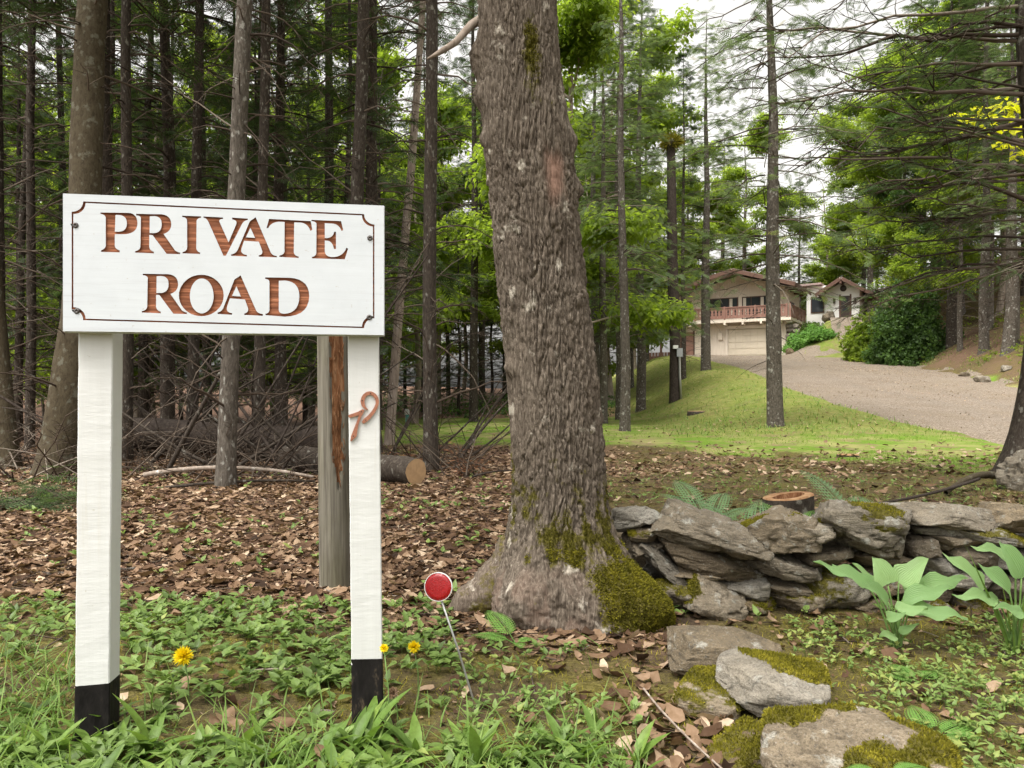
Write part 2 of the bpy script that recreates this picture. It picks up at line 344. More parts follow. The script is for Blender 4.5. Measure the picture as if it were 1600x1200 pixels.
# weathered pole
t = NT('weathered_wood'); g = t.noise(t.coord((55, 55, 2.2)), 1.0, 6, 0.65, 0.5); g2 = t.noise(t.coord((4, 4, 1.5)), 1.0, 4)
c = t.ramp(g, [(0.25, (0.055, 0.048, 0.038)), (0.48, (0.145, 0.13, 0.105)), (0.75, (0.245, 0.225, 0.185))])
c = t.mix(t.ramp(g2, [(0.42, 0.0), (0.65, 0.75)]), c, t.mix(1.0, c, (0.70, 0.72, 0.56), 'MULTIPLY'))
M['weathered_wood'] = t.surf(c, 0.88, t.bump(g, 0.9, 0.006), 0.15)
t = NT('rotten_wood'); g = t.noise(t.coord((45, 45, 9)), 1.0, 6, 0.7, 0.8)
M['rotten_wood'] = t.surf(t.ramp(g, [(0.25, (0.05, 0.022, 0.012)), (0.5, (0.19, 0.085, 0.04)), (0.75, (0.42, 0.26, 0.15))]), 0.95, t.bump(g, 1.0, 0.012), 0.1)
t = NT('cut_wood'); tc = t.coord(); w = t.n('ShaderNodeTexWave', Scale=22.0, Distortion=1.5, Detail=3.0, _wave_type='RINGS', _rings_direction='Z'); t.l(tc, w.inputs['Vector'])
c = t.mix(t.math('MULTIPLY', w.outputs[1], 0.5), (0.50, 0.34, 0.19), (0.36, 0.22, 0.115)); c = t.mix(t.ramp(t.noise(tc, 14.0, 5), [(0.4, 0.0), (0.7, 0.6)]), c, (0.27, 0.175, 0.10))
M['cut_wood'] = t.surf(c, 0.85, t.bump(t.noise(tc, 60.0, 3), 0.4, 0.004), 0.15)
t = NT('fresh_cut'); tc = t.coord(); c = t.ramp(t.noise(tc, 18.0, 5), [(0.3, (0.22, 0.105, 0.05)), (0.55, (0.38, 0.225, 0.12)), (0.8, (0.50, 0.35, 0.21))])
M['fresh_cut'] = t.surf(c, 0.85, t.bump(t.noise(tc, 50.0, 3), 0.5, 0.006), 0.15)
# rock: layered grey schist with lichen and moss attribute
def rock(name, base, tint):
    t = NT(name); co = t.coord((1, 1, 4.5)); c1 = t.coord(); base = np.array(base)
    oi = t.n('ShaderNodeObjectInfo')
    f = t.noise(co, 9.0, 7, 0.65, 0.4); f2 = t.noise(c1, 5.0, 5, 0.65); f3 = t.noise(c1, 38.0, 5, 0.7)
    c = t.ramp(f, [(0.28, tuple(base * 0.5)), (0.5, tuple(base)), (0.72, tuple(np.minimum(base * 1.5, .8)))])
    c = t.mix(t.ramp(f2, [(0.42, 0.0), (0.68, 0.8)]), c, tint)
    c = t.mix(t.ramp(oi.outputs['Random'], [(0.0, 0.0), (0.35, 0.15), (0.7, 0.8), (1.0, 1.0)]), c, t.mix(1.0, c, (0.92, 0.76, 0.56), 'MULTIPLY'))
    rn = t.math('FRACT', t.math('MULTIPLY', oi.outputs['Random'], 7.31)); c = t.mix(1.0, c, t.ramp(rn, [(0.0, (0.68, 0.68, 0.68)), (1.0, (1.3, 1.3, 1.3))]), 'MULTIPLY')
    li = t.math('SUBTRACT', t.noise(c1, 13.0, 6, 0.75), t.math('MULTIPLY', t.voro(c1, 22.0), 0.25))
    c = t.mix(t.ramp(li, [(0.45, 0.0), (0.55, 0.7)]), c, (0.40, 0.395, 0.35))
    c = t.mix(t.ramp(f3, [(0.56, 0.0), (0.68, 0.85)]), c, tuple(base * 0.32))
    f5 = t.noise(c1, 150.0, 4, 0.75); c = t.mix(t.ramp(f5, [(0.40, 0.55), (0.52, 0.0)]), c, tuple(base * 0.45)); c = t.mix(t.ramp(f5, [(0.58, 0.0), (0.70, 0.6)]), c, (0.36, 0.35, 0.32))
    mv = t.attr('moss'); mm = t.ramp(t.math('ADD', mv, t.math('MULTIPLY', t.math('SUBTRACT', f3, 0.5), 1.0)), [(0.42, 0.0), (0.56, 1.0)])
    c = t.mix(mm, c, t.ramp(t.noise(c1, 80.0, 3), [(0.3, (0.055, 0.048, 0.01)), (0.65, (0.12, 0.105, 0.018))]))
    b = t.bump(t.math('ADD', f, t.math('ADD', t.math('MULTIPLY', f3, 0.5), t.math('MULTIPLY', f5, 0.25))), 1.0, 0.018)
    M[name] = t.surf(c, 0.88, b, 0.2)
rock('rock', (0.20, 0.182, 0.15), (0.27, 0.255, 0.225)); rock('brown_rock', (0.15, 0.122, 0.086), (0.215, 0.178, 0.13))
# ground
t = NT('forest_ground'); c1 = t.coord()
n1 = t.noise(c1, 2.2, 6, 0.65); n2 = t.noise(c1, 14.0, 6, 0.7); n3 = t.noise(c1, 70.0, 4, 0.7); n4 = t.noise(c1, 0.55, 4, 0.6)
soil = t.ramp(n2, [(0.3, (0.045, 0.032, 0.022)), (0.55, (0.095, 0.068, 0.045)), (0.75, (0.17, 0.125, 0.085))])
mossc = t.ramp(n3, [(0.3, (0.05, 0.045, 0.012)), (0.5, (0.105, 0.09, 0.024)), (0.62, (0.16, 0.135, 0.045)), (0.75, (0.22, 0.175, 0.07))])
base = t.mix(t.ramp(t.math('ADD', t.math('MULTIPLY', n1, 0.6), t.math('MULTIPLY', n2, 0.4)), [(0.40, 0.0), (0.56, 1.0)]), soil, mossc)
litc = t.ramp(n3, [(0.28, (0.06, 0.034, 0.024)), (0.45, (0.14, 0.08, 0.055)), (0.6, (0.25, 0.155, 0.11)), (0.78, (0.38, 0.26, 0.20))])
litc = t.mix(t.ramp(n1, [(0.4, 0.0), (0.7, 0.55)]), litc, (0.085, 0.055, 0.038))
c = t.mix(t.math('ADD', t.math('MULTIPLY', t.attr('litter'), 1.3), t.math('MULTIPLY', t.math('SUBTRACT', n2, 0.55), 0.9), True), base, litc)
dry = t.ramp(n2, [(0.3, (0.16, 0.15, 0.045)), (0.5, (0.26, 0.245, 0.07)), (0.7, (0.38, 0.32, 0.15))])
bankc = t.mix(t.ramp(n4, [(0.40, 0.0), (0.62, 0.8)]), dry, (0.16, 0.20, 0.035)); bankc = t.mix(t.ramp(t.noise(c1, 1.1, 5, 0.65), [(0.56, 0.0), (0.66, 0.85)]), bankc, (0.19, 0.125, 0.085))
bankc = t.mix(t.ramp(t.math('ADD', t.math('MULTIPLY', t.noise(c1, 4.5, 6, 0.75), 0.6), t.math('MULTIPLY', n2, 0.4)), [(0.44, 0.0), (0.56, 0.9)]), bankc, (0.10, 0.135, 0.025)); bankc = t.mix(t.ramp(t.noise(c1, 7.0, 6, 0.75), [(0.56, 0.0), (0.64, 0.8)]), bankc, (0.42, 0.36, 0.18))
c = t.mix(t.attr('bank'), c, bankc)
lawnc = t.ramp(n2, [(0.3, (0.08, 0.145, 0.014)), (0.55, (0.125, 0.215, 0.022)), (0.75, (0.18, 0.255, 0.045))])
lawnc = t.mix(t.ramp(t.noise(c1, 0.9, 5, 0.7), [(0.43, 0.0), (0.60, 0.9)]), lawnc, (0.27, 0.25, 0.10)); lawnc = t.mix(t.ramp(t.noise(c1, 1.7, 6, 0.7), [(0.52, 0.0), (0.62, 0.85)]), lawnc, (0.20, 0.135, 0.09))
lm = t.ramp(t.math('ADD', t.attr('lawn'), t.math('MULTIPLY', t.math('SUBTRACT', n2, 0.5), 0.9)), [(0.35, 0.0), (0.65, 1.0)])
lm = t.math('MULTIPLY', lm, t.math('SUBTRACT', 1.0, t.math('MULTIPLY', t.attr('bank'), 0.75)))
c = t.mix(lm, c, lawnc)
M['forest_ground'] = t.surf(c, 0.95, t.bump(t.math('ADD', n3, t.math('MULTIPLY', n2, 0.8)), 0.7, 0.02), 0.1)
t = NT('gravel'); c1 = t.coord(); n1 = t.noise(c1, 45.0, 5, 0.75); n2 = t.noise(c1, 0.8, 5, 0.6); v = t.voro(c1, 46.0, 'F1', 'Color')
sv = t.n('ShaderNodeSeparateColor'); t.l(v, sv.inputs[0])
c = t.ramp(t.math('MULTIPLY', t.math('ADD', n1, sv.outputs[0]), 0.5), [(0.22, (0.095, 0.076, 0.058)), (0.46, (0.20, 0.165, 0.13)), (0.68, (0.30, 0.25, 0.20)), (0.85, (0.54, 0.47, 0.39))])
c = t.mix(t.ramp(n2, [(0.35, 0.0), (0.7, 0.6)]), c, t.mix(1.0, c, (0.78, 0.72, 0.66), 'MULTIPLY'))
c = t.mix(t.math('MULTIPLY', t.attr('track'), 0.55), c, (0.17, 0.145, 0.122)); c = t.mix(t.ramp(t.noise(c1, 0.35, 5, 0.65), [(0.5, 0.0), (0.7, 0.5)]), c, (0.21, 0.17, 0.12))
M['gravel'] = t.surf(c, 0.95, t.bump(sv.outputs[0], 0.8, 0.02), 0.1)
# house
t = NT('siding'); c1 = t.coord()
n = t.noise(t.coord((18, 18, 1.2)), 1.0, 4); M['siding'] = t.surf(t.ramp(n, [(0.3, (0.62, 0.54, 0.45)), (0.7, (0.70, 0.62, 0.53))]), 0.7, None, 0.25)
simple('garage_paint', (0.56, 0.49, 0.39), 0.6, 0.3, 0, 0.06, 3)
simple('rail_paint', (0.25, 0.135, 0.105), 0.6, 0.3, 0, 0.18, 3)
simple('trim_brown', (0.12, 0.066, 0.048), 0.65, 0.25, 0, 0.25, 6)
simple('stucco', (0.82, 0.81, 0.77), 0.85, 0.2, 0, 0.05, 2, 0.5, 0.01)
simple('roof_shingle', (0.30, 0.225, 0.205), 0.85, 0.2, 0, 0.22, 9)
simple('dark_door', (0.045, 0.03, 0.022), 0.45, 0.4, 0, 0.2, 9)
simple('curtain_cloth', (0.55, 0.50, 0.42), 0.9, 0.1, 0, 0.1, 6)
t = NT('window_glass'); M['window_glass'] = t.surf((0.035, 0.04, 0.045), 0.06, None, 0.6)
simple('stone_pier', (0.22, 0.19, 0.16), 0.9, 0.15, 0, 0.5, 7, 0.9, 0.06)
simple('meter_grey', (0.33, 0.34, 0.35), 0.5, 0.4, 0, 0.1, 9)
simple('white_plastic', (0.8, 0.8, 0.78), 0.4, 0.4, 0, 0.04, 9)
simple('teal_pipe', (0.08, 0.40, 0.36), 0.45, 0.4, 0, 0.12, 9)
t = NT('red_reflector'); c1 = t.coord(); v = t.voro(c1, 330.0)
M['red_reflector'] = t.surf(t.ramp(v, [(0.2, (0.40, 0.006, 0.010)), (0.7, (0.24, 0.003, 0.006))]), 0.18, t.bump(v, 0.4, 0.0015), 0.6)
simple('stem_green', (0.13, 0.22, 0.06), 0.55, 0.3, 0, 0.2, 20)
# hosta leaf: pale green with parallel veins (from the 'vein' attribute across the blade)
t = NT('hosta_leaf'); v = t.attr('var'); vn = t.attr('vein')
wv = t.math('SINE', t.math('MULTIPLY', vn, 44.0))
c = t.ramp(v, [(0, (0.13, 0.255, 0.08)), (0.5, (0.20, 0.345, 0.125)), (1, (0.28, 0.43, 0.17))])
c = t.mix(t.math('MULTIPLY', t.math('ADD', wv, 1.0), 0.17), c, (0.36, 0.50, 0.25)); c = t.mix(t.ramp(t.noise(t.coord(), 22.0, 4), [(0.55, 0.0), (0.8, 0.35)]), c, (0.20, 0.30, 0.08))
M['hosta_leaf'] = t.surf(c, 0.42, t.bump(wv, 0.4, 0.003), 0.4, 0, t.mix(1.0, c, (1.5, 1.5, 1.0), 'MULTIPLY'), 0.35)

# ------------------------------------------------------------------ ground and drive
def graded(lo, hi, fine_lo, fine_hi, step, g=1.07):
    a = list(np.arange(fine_lo, fine_hi + 1e-6, step))
    s = step; v = a[-1]
    while v < hi: s = min(s * g, 6.0); v += s; a.append(v)
    s = step; v = a[0]; b = []
    while v > lo: s = min(s * g, 6.0); v -= s; b.append(v)
    return np.array(b[::-1] + a)
def sheet(name, xs, ys, mat, hfun, attrs=None):
    X, Y = np.meshgrid(xs, ys, indexing='xy'); nx, ny = len(xs), len(ys)
    V = np.stack([X, Y, hfun(X, Y)], -1).reshape(-1, 3)
    i = np.arange(nx - 1)[None] + nx * np.arange(ny - 1)[:, None]
    F = np.stack([i, i + 1, i + 1 + nx, i + nx], -1).reshape(-1, 4)
    return mobj(name, V, F, mat, None, True, attrs(X, Y) if attrs else None)
def ground_attrs(X, Y):
    la, ba, li, dr = zones(X, Y); return {'lawn': la, 'bank': ba, 'litter': li}
def h_ground(X, Y): return H(X, Y) - 0.05 * zones(X, Y)[3]
tag(sheet('ground', graded(-160, 160, -4.0, 5.0, 0.07), graded(-30, 300, 1.0, 5.0, 0.06, 1.05), M['forest_ground'], h_ground, ground_attrs), kind='structure')
# gravel drive: a sheet between two wavering edges
ys = np.concatenate([np.arange(9.8, 30, 0.3), np.arange(30, 65, 0.6)]); ts = np.linspace(0, 1, 60)
L = drive_left(ys) + 0.25 * fbm(ys * 0.7, ys * 0 + 2, 0, 4, 41); Rr = drive_right(ys) + 0.25 * fbm(ys * 0.7, ys * 0 + 8, 0, 4, 43)
X = L[:, None] + (Rr - L)[:, None] * ts[None]; Y = np.repeat(ys[:, None], 60, 1)
Zd = H(X, Y) + 0.012 + 0.01 * fbm(X * 2, Y * 2, 0, 3, 45) - 0.10 * (np.abs(ts - 0.5)[None] > 0.495)
i = np.arange(59)[None] + 60 * np.arange(len(ys) - 1)[:, None]
tag(mobj('driveway', np.stack([X, Y, Zd], -1).reshape(-1, 3), np.stack([i, i + 1, i + 61, i + 60], -1).reshape(-1, 4), M['gravel'], None, True, {'track': np.clip(np.exp(-((X - L[:, None] - 3.2 + .4 * vnoise(Y * .15, Y * 0, 0, 47)) / .38) ** 2) + np.exp(-((X - L[:, None] - 5.0 + .4 * vnoise(Y * .15, Y * 0, 0, 47)) / .38) ** 2), 0, 1) * (.5 + .5 * vnoise(X * .8, Y * .3, 0, 49))}), kind='structure')
# spur of the drive that climbs to the front door
tt = np.linspace(0, 1, 40); sx = np.interp(tt, [0, .4, 1], [24.3, 25.6, 28.6]); sy = np.interp(tt, [0, .4, 1], [53, 61, 69.6])
ww = np.linspace(-1.15, 1.15, 12); X = sx[:, None] + ww[None] * 0.93; Y = sy[:, None] - ww[None] * 0.35
i = np.arange(11)[None] + 12 * np.arange(39)[:, None]
tag(mobj('path', np.stack([X, Y, H(X, Y) + 0.03], -1).reshape(-1, 3), np.stack([i, i + 1, i + 13, i + 12], -1).reshape(-1, 4), M['gravel']), kind='structure')

# ------------------------------------------------------------------ road sign
SL, SR = np.array([-1.209, 2.15]), np.array([-0.364, 2.287]); ZT, ZB = 1.4985, 1.1245
SW = float(np.linalg.norm(SR - SL)); SH = ZT - ZB; sd = (SR - SL) / SW
ang = math.atan2(sd[1], sd[0])
def bd(px, py):
    """photo pixel -> board face coordinates (u from the left end, v from the lower edge)"""
    p = (px - 800) / F_PX; dx, dz = SR - SL
    tq = (p * SL[1] - SL[0]) / (dx - p * dz); Z = SL[1] + tq * dz
    return tq * SW, gz(py, Z) - ZB
def path(seq, n=7):
    out = []
    for s in seq:
        if len(s) == 2: out.append(s); continue
        p0 = np.array(out[-1], float); c = np.array(s, float).reshape(-1, 2); k = np.linspace(0, 1, n + 1)[1:, None]
        if len(c) == 2: q = (1 - k) ** 2 * p0 + 2 * k * (1 - k) * c[0] + k ** 2 * c[1]
        else: q = (1 - k) ** 3 * p0 + 3 * k * (1 - k) ** 2 * c[0] + 3 * k * k * (1 - k) * c[1] + k ** 3 * c[2]
        out += [tuple(v) for v in q]
    return np.array(out, float)
def z1(pts): return np.array([bd(80 + x / 5.714, 290 + y / 5.714) for x, y in pts])
def z2(pts): return np.array([bd(340 + x / 5.714, 310 + y / 5.714) for x, y in pts])
def ell(cx, cy, rx, ry, n=40): a = np.arange(n) / n * 2 * PI; return np.stack([cx + rx * np.cos(a), cy + ry * np.sin(a)], -1)
R_out = lambda ox, oy: path([(757 + ox, 252 + oy), (985 + ox, 256 + oy), (1072 + ox, 265 + oy, 1072 + ox, 348 + oy), (1070 + ox, 410 + oy, 1003 + ox, 432 + oy), (1105 + ox, 578 + oy), (1125 + ox, 595 + oy, 1152 + ox, 598 + oy), (1150 + ox, 612 + oy), (1030 + ox, 609 + oy), (905 + ox, 442 + oy), (876 + ox, 440 + oy), (875 + ox, 545 + oy), (880 + ox, 582 + oy, 917 + ox, 590 + oy), (917 + ox, 605 + oy), (748 + ox, 598 + oy), (748 + ox, 586 + oy), (792 + ox, 578 + oy, 796 + ox, 545 + oy), (801 + ox, 290 + oy), (798 + ox, 268 + oy, 757 + ox, 265 + oy)])
R_in = lambda ox, oy: path([(880 + ox, 274 + oy), (922 + ox, 272 + oy), (987 + ox, 276 + oy, 987 + ox, 345 + oy), (985 + ox, 418 + oy, 922 + ox, 424 + oy), (878 + ox, 424 + oy)])
GLY = [
 ('P', z1, [path([(440, 240), (690, 243), (770, 250, 770, 338), (768, 425, 660, 434), (568, 434), (567, 535), (572, 568, 612, 578), (612, 596), (445, 592), (445, 578), (485, 566, 487, 535), (487, 290), (484, 258, 440, 252)]), path([(574, 262), (605, 262), (676, 268, 676, 338), (674, 408, 605, 412), (568, 411)])]),
 ('R', z1, [R_out(0, 0), R_in(0, 0)]),
 ('I', z1, [path([(1170, 268), (1338, 275), (1338, 286), (1300, 290, 1298, 318), (1295, 555), (1298, 590, 1330, 597), (1330, 611), (1172, 604), (1172, 594), (1212, 586, 1214, 552), (1213, 312), (1210, 284, 1170, 280)])]),
 ('V', z2, [path([(-126, 161), (49, 171), (49, 182), (6, 186, 17, 210), (98, 392), (166, 232), (178, 192, 130, 188), (130, 171), (270, 181), (270, 192), (232, 198, 216, 232), (74, 512), (52, 512), (-82, 210), (-96, 178, -126, 172)])]),
 ('A', z2, [path([(340, 168), (474, 482), (488, 510, 530, 515), (528, 526), (367, 520), (367, 508), (408, 502, 398, 466), (368, 387), (236, 378), (212, 452), (202, 498, 262, 505), (260, 519), (120, 512), (120, 500), (160, 494, 178, 462), (287, 205)]), path([(293, 262), (334, 353), (253, 347)])]),
 ('T', z2, [path([(460, 183), (832, 203), (845, 280), (828, 290), (806, 224, 745, 216), (684, 214), (680, 478), (684, 512, 725, 520), (725, 532), (550, 522), (552, 510), (592, 504, 597, 474), (598, 210), (548, 208), (478, 212, 452, 265), (436, 265)])]),
 ('E', z2, [path([(838, 192), (1102, 203), (1122, 284), (1106, 290), (1086, 230, 1020, 224), (957, 221), (957, 354), (985, 354), (1034, 344, 1040, 298), (1057, 298), (1057, 452), (1038, 452), (1030, 390, 985, 378), (957, 376), (957, 472), (960, 520, 1020, 524), (1120, 526, 1150, 440), (1165, 450), (1135, 544), (842, 535), (842, 522), (880, 516, 881, 486), (883, 226), (880, 206, 838, 203)])]),
 ('R', z1, [R_out(61, 535), R_in(61, 535)]),
 ('O', z1, [ell(1340, 981, 200, 185), ell(1344, 985, 106, 156)]),
 ('A', z2, [path([(205, 687), (346, 1005), (362, 1028, 405, 1033), (403, 1048), (237, 1040), (237, 1028), (280, 1020, 272, 980), (243, 902), (110, 892), (84, 968), (72, 1018, 130, 1025), (128, 1039), (0, 1031), (0, 1018), (38, 1012, 52, 975), (150, 725)]), path([(168, 785), (208, 876), (128, 870)])]),
 ('D', z2, [path([(425, 705), (640, 708), (818, 718, 818, 872), (816, 1050, 600, 1056), (428, 1042), (428, 1030), (460, 1024, 463, 996), (463, 745), (460, 722, 425, 718)]), path([(546, 735), (600, 733), (730, 742, 730, 875), (726, 1028, 590, 1030), (548, 1028, 546, 996)])]),
]
sign = empty('road_sign', (SL[0], SL[1], 0.0), ang, 'white painted wooden sign on two posts, carved with the words PRIVATE ROAD', 'sign')
FL = 0.007   # carving depth
def curve_mesh(polys, ext, name):
    cu = bpy.data.curves.new(name, 'CURVE'); cu.dimensions = '2D'; cu.fill_mode = 'BOTH'; cu.extrude = ext
    for p in polys:
        s = cu.splines.new('POLY'); s.points.add(len(p) - 1)
        s.points.foreach_set('co', np.concatenate([np.asarray(p), np.zeros((len(p), 1)), np.ones((len(p), 1))], 1).ravel()); s.use_cyclic_u = True
    ob = bpy.data.objects.new(name, cu); col.objects.link(ob)
    bpy.context.view_layer.update()
    me = bpy.data.meshes.new_from_object(ob.evaluated_get(bpy.context.evaluated_depsgraph_get()))
    bpy.data.objects.remove(ob); bpy.data.curves.remove(cu)
    return me
def cur_obj(name, polys, ext, mats, parent, depth, side=None):
    """polys in board (u, v); stands upright on the board plane, 'depth' behind the face"""
    me = curve_mesh(polys, ext, name)
    for mt in mats: me.materials.append(mt)
    o = link(name, me, parent); o.rotation_euler = (PI / 2, 0, 0); o.location = (0, depth, 0)
    if side is not None:
        for p in me.polygons: p.material_index = side if abs(p.normal[2]) < 0.5 else 0
    for p in me.polygons: p.use_smooth = False
    return o
g0 = []   # border groove with scooped corners
def groove(ins):
    cs = [bd(112, 314), bd(585, 334), bd(585, 515), bd(111, 501)]
    rr = 0.029 + ins * 0.4
    cs = [(bd(112, 314)[0] + ins, bd(112, 314)[1] - ins), (bd(585, 335)[0] - ins, bd(585, 335)[1] - ins), (bd(585, 513)[0] - ins, bd(585, 513)[1] + ins), (bd(112, 500)[0] + ins, bd(112, 500)[1] + ins)]
    pts = []
    for (cx, cy), a0 in zip(cs, (270, 180, 90, 0)):
        for k in np.linspace(0, 1, 8):
            a = math.radians(a0 + 90 * k) if True else 0
            pts.append((cx + rr * math.cos(a), cy + rr * math.sin(a)))
    # order every corner so that the outline runs clockwise
    out = []
    for ci, (cx, cy) in enumerate(cs):
        arc = [p for p in pts[ci * 8:(ci + 1) * 8]]
        out.append(arc)
    seq = []
    starts = [(0, 1), (1, 0), (2, 0), (3, 0)]
    for ci in range(4):
        arc = out[ci]
        # entry point: on the side coming from the previous corner
        prev = cs[ci - 1]
        if np.hypot(arc[0][0] - prev[0], arc[0][1] - prev[1]) > np.hypot(arc[-1][0] - prev[0], arc[-1][1] - prev[1]): arc = arc[::-1]
        seq += arc
    return np.array(seq)
G_out, G_in = groove(0.0), groove(0.0042)
letters = [(g, [f(p) for p in polys]) for g, f, polys in GLY]
B = Geo()
rect = np.array([(0.002, 0.002), (SW - 0.002, 0.002), (SW - 0.002, SH - 0.002), (0.002, SH - 0.002)])
board = link('sign_board', None, sign)
board.location = (0, 0, ZB)
allp = [rect, G_out, G_in] + [p for _, ps in letters for p in ps]
face = cur_obj('carved_face', allp, FL / 2, [M['white_paint'], M['carved_wood']], board, FL / 2, 1)
bk = Geo(); bk.box((SW / 2, FL + 0.0165 + 0.0012, SH / 2), (SW, 0.033, SH))
bko = bk.build('board_back', M['white_paint'], board, False)
bv = bko.modifiers.new('bevel', 'BEVEL'); bv.width = 0.003; bv.segments = 2
cur_obj('border_groove', [G_out, G_in], 0.0005, [M['carved_wood']], board, FL - 0.001)
for g, ps in letters: cur_obj('carved_letter', ps, 0.0005, [M['carved_wood']], board, FL - 0.001)
for (px, py) in ((118, 352), (120, 486), (578, 372), (577, 496)):
    u, v = bd(px, py); s = Geo()
    a = np.arange(14) / 14 * 2 * PI
    prof = [(0.0078, 0.0), (0.0078, -0.0012), (0.0055, -0.003), (0.0030, -0.0034), (0.0026, -0.0018), (0.0003, -0.0016)]
    V = np.array([[u + r * math.cos(q), y, v + r * math.sin(q)] for r, y in prof for q in a])
    F = np.array([[k * 14 + i, k * 14 + (i + 1) % 14, (k + 1) * 14 + (i + 1) % 14, (k + 1) * 14 + i] for k in range(5) for i in range(14)])
    s.add(V, F); s.build('screw', M['screw_metal'], board)
    if px < 200 or py > 400:
        q = Geo(); w = 1 if px < 200 else -1
        q.add([(u - w * .005, -0.0006, v + .003), (u - w * .013, -0.0006, v + .004), (u - w * .011, -0.0006, v - .001), (u - w * .005, -0.0006, v - .004)], np.array([(0, 1, 2, 3)])); q.build('paint_chip', M['black_mark'], board)
# posts (0.089 square), in sign space: u along the board, w behind it
def sign_post(u_left, lean, z_black, label):
    nz_ = 40; zs = np.linspace(-0.05, ZT - 0.04, nz_); w0 = FL + 0.0345 + 0.0005; s_ = 0.089; ch = 0.003
    ring = np.array([(ch, 0), (s_ - ch, 0), (s_, ch), (s_, s_ - ch), (s_ - ch, s_), (ch, s_), (0, s_ - ch), (0, ch)])
    V = np.zeros((nz_, 8, 3))
    for k, z in enumerate(zs):
        off = lean * (1 - z / 1.1) if z < 1.1 else 0
        wob = 0.0007 * vnoise(ring[:, 0] * 60, np.full(8, z * 30), u_left, 77)
        V[k, :, 0] = u_left + off + ring[:, 0] + wob; V[k, :, 1] = w0 + ring[:, 1] + wob; V[k, :, 2] = z
    i = np.arange(8); j = (i + 1) % 8
    def piece(k0, k1, name, mat, parent, grow=0.0, over=None):
        W = V[k0:k1 + 1].copy()
        if over is not None: W[0 if over[0] == 'lo' else -1, :, 2] = over[1] + (RNG.uniform(-.005, .004, 8) if over[0] == 'hi' else -.012)
        c = W.mean(1, keepdims=True); W[..., :2] = c[..., :2] + (W[..., :2] - c[..., :2]) * (1 + grow)
        n = k1 - k0 + 1; kk = np.arange(n - 1)[:, None] * 8
        F = np.stack([kk + i, kk + j, kk + 8 + j, kk + 8 + i], -1).reshape(-1, 4)
        caps = np.array([[0, 7, 6, 5], [0, 5, 4, 1], [1, 4, 3, 2]]); capt = np.array([[0, 1, 2, 7], [7, 2, 3, 6], [6, 3, 4, 5]]) + (n - 1) * 8
        return mobj(name, W.reshape(-1, 3), [np.concatenate([F, caps, capt])], mat, parent, False)
    kb = int(np.searchsorted(zs, z_black))
    p = piece(kb, nz_ - 1, 'post', M['white_post'], sign, 0.0, ('lo', z_black))
    piece(0, kb, 'tarred_base', M['black_tar'], p, 0.014, ('hi', z_black + 0.0015))
    return p, w0
u1 = bd(123, 540)[0] + 0.012
p_left, w0 = sign_post(u1 - 0.028, -0.010, 0.158, '')
u2 = bd(543, 540)[0] + 0.012
p_right, w0 = sign_post(u2 - 0.013, 0.012, 0.186, '')
# house numerals on the right post (pixels of the photo -> post face)
def pf(px, py):
    p = (px - 800) / F_PX; n = np.array([-sd[1], sd[0]]); o = SL + n * w0
    tq = (p * o[1] - o[0]) / (sd[0] - p * sd[1]); Z = o[1] + tq * sd[1]
    return np.array([tq, gz(py, Z)])
def z3(pts): return np.array([pf(520 + x / 10, 590 + y / 10) for x, y in pts])
seven = z3([(246, 582), (300, 566), (400, 530), (462, 492), (496, 506), (482, 545), (442, 615), (412, 700), (388, 810), (372, 918), (290, 995), (274, 985), (285, 915), (330, 800), (368, 700), (408, 588), (350, 606), (262, 628), (246, 612)])
cl = np.array([(545, 500, 16), (508, 478, 34), (474, 430, 56), (462, 365, 62), (486, 290, 58), (540, 246, 54), (590, 238, 54), (650, 268, 56), (692, 330, 54), (698, 400, 52), (668, 480, 52), (615, 560, 54), (560, 622, 58), (505, 668, 66), (466, 706, 40)], float)
k = np.linspace(0, len(cl) - 1, 60); cl = np.stack([np.interp(k, np.arange(len(cl)), cl[:, c]) for c in range(3)], -1)
for _ in range(2): cl[1:-1] = (cl[:-2] + 2 * cl[1:-1] + cl[2:]) / 4
tn = np.gradient(cl[:, :2], axis=0); tn /= np.linalg.norm(tn, axis=1, keepdims=True); nn = np.stack([-tn[:, 1], tn[:, 0]], -1)
nine = z3(np.concatenate([cl[:, :2] + nn * cl[:, 2:] / 2, (cl[:, :2] - nn * cl[:, 2:] / 2)[::-1]]))
for nm, pts, nails in (('numeral', seven, [(450, 532), (322, 912)]), ('numeral', nine, [(590, 244), (460, 358), (514, 664)])):
    me = curve_mesh([pts], 0.003, nm); me.materials.append(M['copper_paint'])
    o = link(nm, me, p_right); o.rotation_euler = (PI / 2, 0, 0); o.location = (0, w0 - 0.0035, 0)
    for q in z3(nails):
        s = Geo(); a = np.arange(8) / 8 * 2 * PI
        s.add([(q[0] + 0.0018 * math.cos(r), w0 - 0.0075, q[1] + 0.0018 * math.sin(r)) for r in a], np.array([[0, 1, 2, 3], [0, 3, 4, 7], [4, 5, 6, 7]])); n_ = s.build('nail', M['black_mark'], p_right, False)

